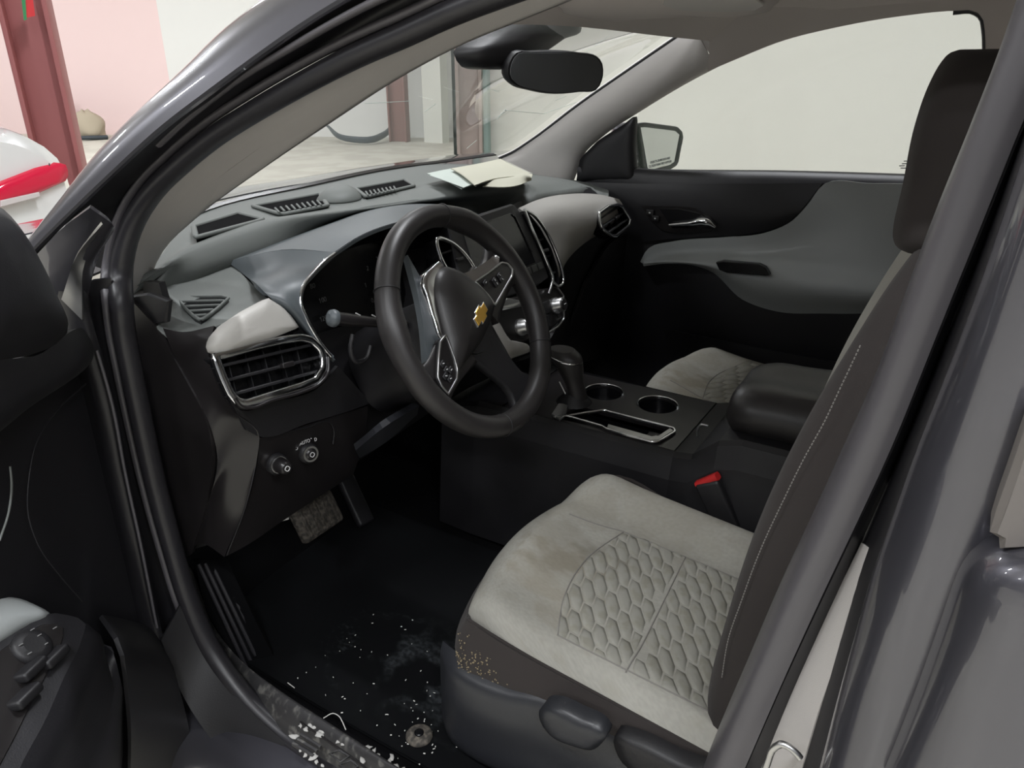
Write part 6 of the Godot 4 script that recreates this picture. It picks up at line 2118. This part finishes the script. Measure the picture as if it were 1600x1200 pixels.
# ---------------------------------------------------------------- mirror, papers
func cabin_small_things():
	var t = thing("rear_view_mirror", "black framed rear-view mirror hanging from the windshield", "rear-view mirror", v(0.02, 1.32, -0.07))
	var n := v(-0.42, -0.10, 0.9).normalized()
	var ol := even(p3([-0.081,1.35,-0.104,-0.077,1.355,-0.101,-0.041,1.358,-0.084,0.008,1.359,-0.061,0.059,1.356,-0.038,0.101,1.349,-0.019,0.112,1.34,-0.015,0.119,1.311,-0.015,0.113,1.294,-0.02,0.067,1.287,-0.042,0.018,1.285,-0.065,-0.033,1.292,-0.088,-0.073,1.304,-0.105,-0.085,1.316,-0.11,-0.087,1.337,-0.108]), 50, true, true)
	var c := Vector3.ZERO
	for q in ol:
		c += q / 50.0
	var st := S()
	var l1 := PackedVector3Array()
	var l2 := PackedVector3Array()
	var lf := PackedVector3Array()
	for q in ol:
		lf.append(c + (q - c) * 0.97 + n * 0.003)
		l1.append(c + (q - c) * 0.96 - n * 0.022)
		l2.append(c + (q - c) * 0.5 - n * 0.04)
	body(st, [lf, ol, l1, l2], 50, 12, false)
	part(t, "mirror_housing", st, pick("black plastic"))
	st = S()
	var gl := PackedVector3Array()
	for q in ol:
		gl.append(c + (q - c) * 0.935 + n * 0.0045)
	plate(st, gl, 0.003, n, 0.0005)
	part(t, "mirror_glass", st, pick("dim mirror"))
	st = S()
	tube(st, crv(PackedVector3Array([c - n * 0.035, c - n * 0.06 + v(0.005, 0.02, 0), c + v(0.03, 0.045, -0.10)]), 4), 0.011, 10)
	part(t, "mount_stem", st, pick("black plastic"))
	# sensor housing high on the glass
	t = thing("sensor_housing", "black sensor cover behind the mirror at the windshield's top", "sensor cover", v(0, 1.36, -0.15))
	st = S()
	var sh := p3([-0.148,1.356,-0.13,-0.118,1.374,-0.13,-0.033,1.406,-0.13,0.06,1.426,-0.13,0.173,1.447,-0.13,0.237,1.432,-0.13,0.25,1.41,-0.13,0.166,1.382,-0.13,0.087,1.357,-0.13,0.014,1.34,-0.13,-0.044,1.33,-0.13,-0.094,1.328,-0.13,-0.127,1.334,-0.13])
	pillow(st, even(sh, 50, true, true), 0.03, 0.05, v(-0.3, -0.4, 0.8), 6, 3.0)
	part(t, "cover", st, pick("black plastic"))
	# papers on the dashboard
	t = thing("folded_paper", "pale green folded paper half under the envelope on dashboard", "paper", v(0.3, 1.06, -0.5))
	st = S()
	sheet(st, skin([p3([0.196,1.086,-0.519,0.263,1.086,-0.523,0.322,1.086,-0.521]), p3([0.128,1.089,-0.423,0.197,1.089,-0.432,0.265,1.089,-0.43]), p3([0.044,1.086,-0.306,0.091,1.086,-0.316,0.152,1.086,-0.327])], 12, 10), 0.0015)
	part(t, "sheet", st, pick("paper white"))
	st = S()
	sheet(st, skin([p3([0.144,1.091,-0.47,0.204,1.091,-0.479,0.27,1.091,-0.484]), p3([0.085,1.094,-0.387,0.15,1.094,-0.398,0.216,1.094,-0.396]), p3([0.034,1.091,-0.294,0.081,1.091,-0.304,0.141,1.091,-0.316])], 12, 10), 0.001)
	part(t, "sheet", st, pick("paper white"))
	t = thing("paper_envelope", "open cream paper envelope lying on top of the dashboard", "envelope", v(0.45, 1.06, -0.5))
	st = S()
	sheet(st, skin([p3([0.217,1.1,-0.459,0.322,1.1,-0.455,0.445,1.1,-0.461]), p3([0.113,1.102,-0.348,0.227,1.102,-0.348,0.307,1.102,-0.329]), p3([0.049,1.096,-0.275,0.164,1.096,-0.289,0.251,1.096,-0.248])], 14, 10), 0.002)
	part(t, "back_leaf", st, pick("paper cream"))
	st = S()
	sheet(st, skin([p3([0.185,1.098,-0.306,0.259,1.098,-0.31,0.247,1.098,-0.246]), p3([0.138,1.092,-0.29,0.179,1.092,-0.261,0.229,1.092,-0.238]), p3([0.109,1.084,-0.295,0.128,1.084,-0.246,0.242,1.084,-0.246])], 14, 10), 0.002)
	part(t, "front_leaf", st, pick("paper cream"))
	st = S()
	sheet(st, skin([p3([0.263,1.091,-0.495,0.159,1.091,-0.384,0.069,1.091,-0.288]), p3([0.274,1.085,-0.497,0.169,1.085,-0.39,0.088,1.085,-0.298])], 14, 3), 0.0015)
	part(t, "folded_edge", st, pick("paper cream"))

# ---------------------------------------------------------------- warehouse things in view
func steel_column(at: Vector3, w: float, d: float, turn: float, m, label, h := 5.5):
	var t = thing("steel_column", label, "column", at)
	var b := Basis(Vector3.UP, turn)
	var e := [[v(0, h / 2, -d / 2), v(w, h, 0.03), "flange"], [v(0, h / 2, d / 2), v(w, h, 0.03), "flange"], [v(0, h / 2, 0), v(0.025, h, d), "web"]]
	for q in e:
		var st := S()
		rbox(st, at + b * q[0], q[1], 0.004, b, 1)
		part(t, q[2], st, pick(m))
	return t

func background_things():
	# red column past the windshield pillar
	steel_column(v(1.72, 0, -5.0), 0.24, 0.26, deg_to_rad(52), "red steel", "red painted steel column at the left, behind the white car")
	var t = thing("warning_tag", "small red and green tag stuck high on the red column", "tag", v(1.7, 1.6, -4.9))
	var st := S()
	plate(st, p3([1.607,1.737,-4.78,1.664,1.74,-4.78,1.65,1.604,-4.78,1.587,1.59,-4.78]), 0.006, v(-0.5, 0, 1))
	part(t, "red_flap", st, pick("tag red"))
	st = S()
	plate(st, p3([1.59,1.735,-4.77,1.614,1.737,-4.77,1.587,1.582,-4.77,1.57,1.574,-4.77]), 0.006, v(-0.5, 0, 1))
	part(t, "green_flap", st, pick("tag green"))
	# column at the end of the near wall, brown column on the far wall
	var d := v(0.57, 0, -0.82)
	steel_column(v(4.56, 0, -3.42), 0.22, 0.2, deg_to_rad(35), "rose steel", "rose grey steel column at the end of the near white wall")
	st = S()
	rbox(st, v(4.57, 2.75, -3.235), v(0.05, 5.5, 0.05), 0.006, Basis(), 1)
	solo("corner_angle", "teal grey steel angle where the near wall ends", "steel angle", st, pick("teal edge"))
	steel_column(v(9.62, 0, -8.45), 0.22, 0.3, deg_to_rad(20), "brown steel", "brown rusty steel column against the far wall")
	st = S()
	box(st, v(9.75, 0.0, -8.0), v(9.95, 5.4, -7.6))
	solo("drywall_panel", "cream drywall panel standing beside the brown column", "panel", st, pick("cream wall"))
	# scrap on the floor
	t = thing("bumper_scrap", "dark torn bumper cover lying by the far wall", "car part", v(9.2, 0, -9.3))
	st = S()
	var p := p3([9.772,0,-10.367,9.386,0,-9.54,9.493,0,-9.139,10.141,0,-9.269,11.115,0,-9.798])
	var pts := PackedVector3Array()
	var hs := [0.26, 0.1, 0.08, 0.12, 0.3]
	for i in 5:
		pts.append(p[i] * 0.94 + v(-0.08, hs[i], 0.04))
	sweep(st, even(pts, 24), rect_profile(0.08, 0.11, 0.03), Vector3.UP, false, _taper(24))
	part(t, "bumper_skin", st, pick("bumper scrap"))
	t = thing("crumpled_bag", "crumpled tan sack on the floor by the pink wall", "sack", p3([7.357,0,-14.276])[0])
	st = S()
	var c := p3([6.992,0,-13.649])[0]
	var loops := []
	for q in [[0.0, 0.26], [0.1, 0.31], [0.3, 0.28], [0.42, 0.2], [0.5, 0.07]]:
		var l := PackedVector3Array()
		for i in 12:
			var k: float = q[1] * rng.randf_range(0.8, 1.15)
			l.append(c + v(cos(TAU * i / 12) * k, q[0] + rng.randf_range(-0.04, 0.04) * minf(1.0, q[0] * 10), sin(TAU * i / 12) * k))
		loops.append(l)
	body(st, loops, 28, 14)
	part(t, "sack_body", st, pick("cardboard"))
	st = S()
	tube(st, crv(PackedVector3Array([c + v(-0.5, 0.03, -0.2), c + v(-0.3, 0.05, 0.25), c + v(0.1, 0.04, 0.4)]), 4), 0.04, 6)
	part(t, "dark_strap", st, pick("bumper scrap"))
	st = S()
	var c2 := p3([6.916,0,-14.248])[0]
	plate(st, PackedVector3Array([c2 + v(-0.35, 0.02, 0), c2 + v(0.35, 0.02, 0), c2 + v(0.3, 0.35, 0), c2 + v(0.0, 0.6, 0), c2 + v(-0.3, 0.3, 0)]), 0.3, v(-0.4, 0, 0.9), 0.02)
	solo("cardboard_box", "small torn cardboard box between red column and sack", "box", st, pick("cardboard"))
	st = S()
	box(st, c2 + v(-0.1, 0, -0.4), c2 + v(0.3, 0.7, -0.3))
	solo("grey_panel", "grey board leaning on the pink wall behind the scrap", "panel", st, pick("ceiling white"))
	white_car()

func _taper(n: int) -> PackedFloat32Array:
	var o := PackedFloat32Array()
	for i in n:
		o.append(0.25 + 0.75 * sin(PI * (i + 1.0) / (n + 1.0)))
	return o

func white_car():
	var t = thing("white_car", "white sedan with red tail lamp at the left edge", "car", v(0.0, 0, -5.0))
	var st := S()
	# rear corner of the body; loops run from the tail forward (towards -z)
	var loops := []
	for q in [[-3.50, 0.80, 0.92, 0.0], [-3.60, 0.87, 0.96, -0.02], [-3.8, 0.90, 0.985, -0.05], [-4.4, 0.92, 1.0, -0.05], [-5.6, 0.94, 1.0, -0.05], [-7.4, 0.9, 0.95, 0.0]]:
		var w: float = q[1]
		var y: float = q[2]
		var z: float = q[0]
		var cx := 0.10
		loops.append(PackedVector3Array([v(cx - w, 0.28, z), v(cx - w - 0.02, 0.6, z), v(cx - w + 0.03, y - 0.08, z), v(cx - w + 0.12, y, z), v(cx, y + 0.02, z), v(cx + w - 0.12, y, z), v(cx + w - 0.03, y - 0.08, z), v(cx + w + 0.02, 0.6, z), v(cx + w, 0.28, z)]))
	body(st, loops, 60, 30)
	part(t, "car_shell", st, pick("white car paint"))
	st = S()
	loops = []
	for q in [[0.98, -4.05, -7.0, 0.72], [1.2, -4.5, -6.7, 0.65], [1.38, -4.95, -6.3, 0.56], [1.42, -5.2, -6.1, 0.5]]:
		loops.append(PackedVector3Array([v(0.1 - q[3], q[0], q[1]), v(0.1 + q[3], q[0], q[1]), v(0.1 + q[3], q[0], q[2]), v(0.1 - q[3], q[0], q[2])]))
	body(st, loops, 40, 10, false)
	part(t, "greenhouse", st, pick("screen glass"))
	st = S()
	var lamp := p3([0.384,0.705,-3.465,0.58,0.787,-3.47,0.782,0.838,-3.476,0.905,0.85,-3.48,0.929,0.835,-3.481,0.932,0.789,-3.481,0.911,0.758,-3.48,0.751,0.714,-3.476,0.556,0.691,-3.47,0.37,0.653,-3.464])
	pillow(st, even(lamp, 40, true, false), 0.02, 0.12, v(-0.5, 0, 1), 4, 4.0)
	var tl = part(t, "tail_lamp", st, pick("tail lamp red"))
	st = S()
	plate(st, shifted(p3([0.56,0.709,-3.47,0.753,0.723,-3.476,0.754,0.701,-3.476,0.553,0.679,-3.47]), v(-0.01, 0, 0.03)), 0.03, v(-0.5, 0, 1), 0.004)
	part(tl, "reversing_lens", st, pick("tail lamp clear"))
	st = S()
	tube(st, p3([0.842,0.854,-3.478,0.817,0.738,-3.478]), 0.003, 5)
	part(tl, "lens_gap", st, pick("bumper scrap"))
	for q in [v(-0.75, 0.32, -4.4), v(0.95, 0.32, -4.4)]:
		st = S()
		lathe(st, q - v(0.1, 0, 0), v(1, 0, 0), [[0.25, 0], [0.32, 0.02], [0.32, 0.18], [0.25, 0.2]], 28)
		part(t, "wheel", st, pick("rubber"))
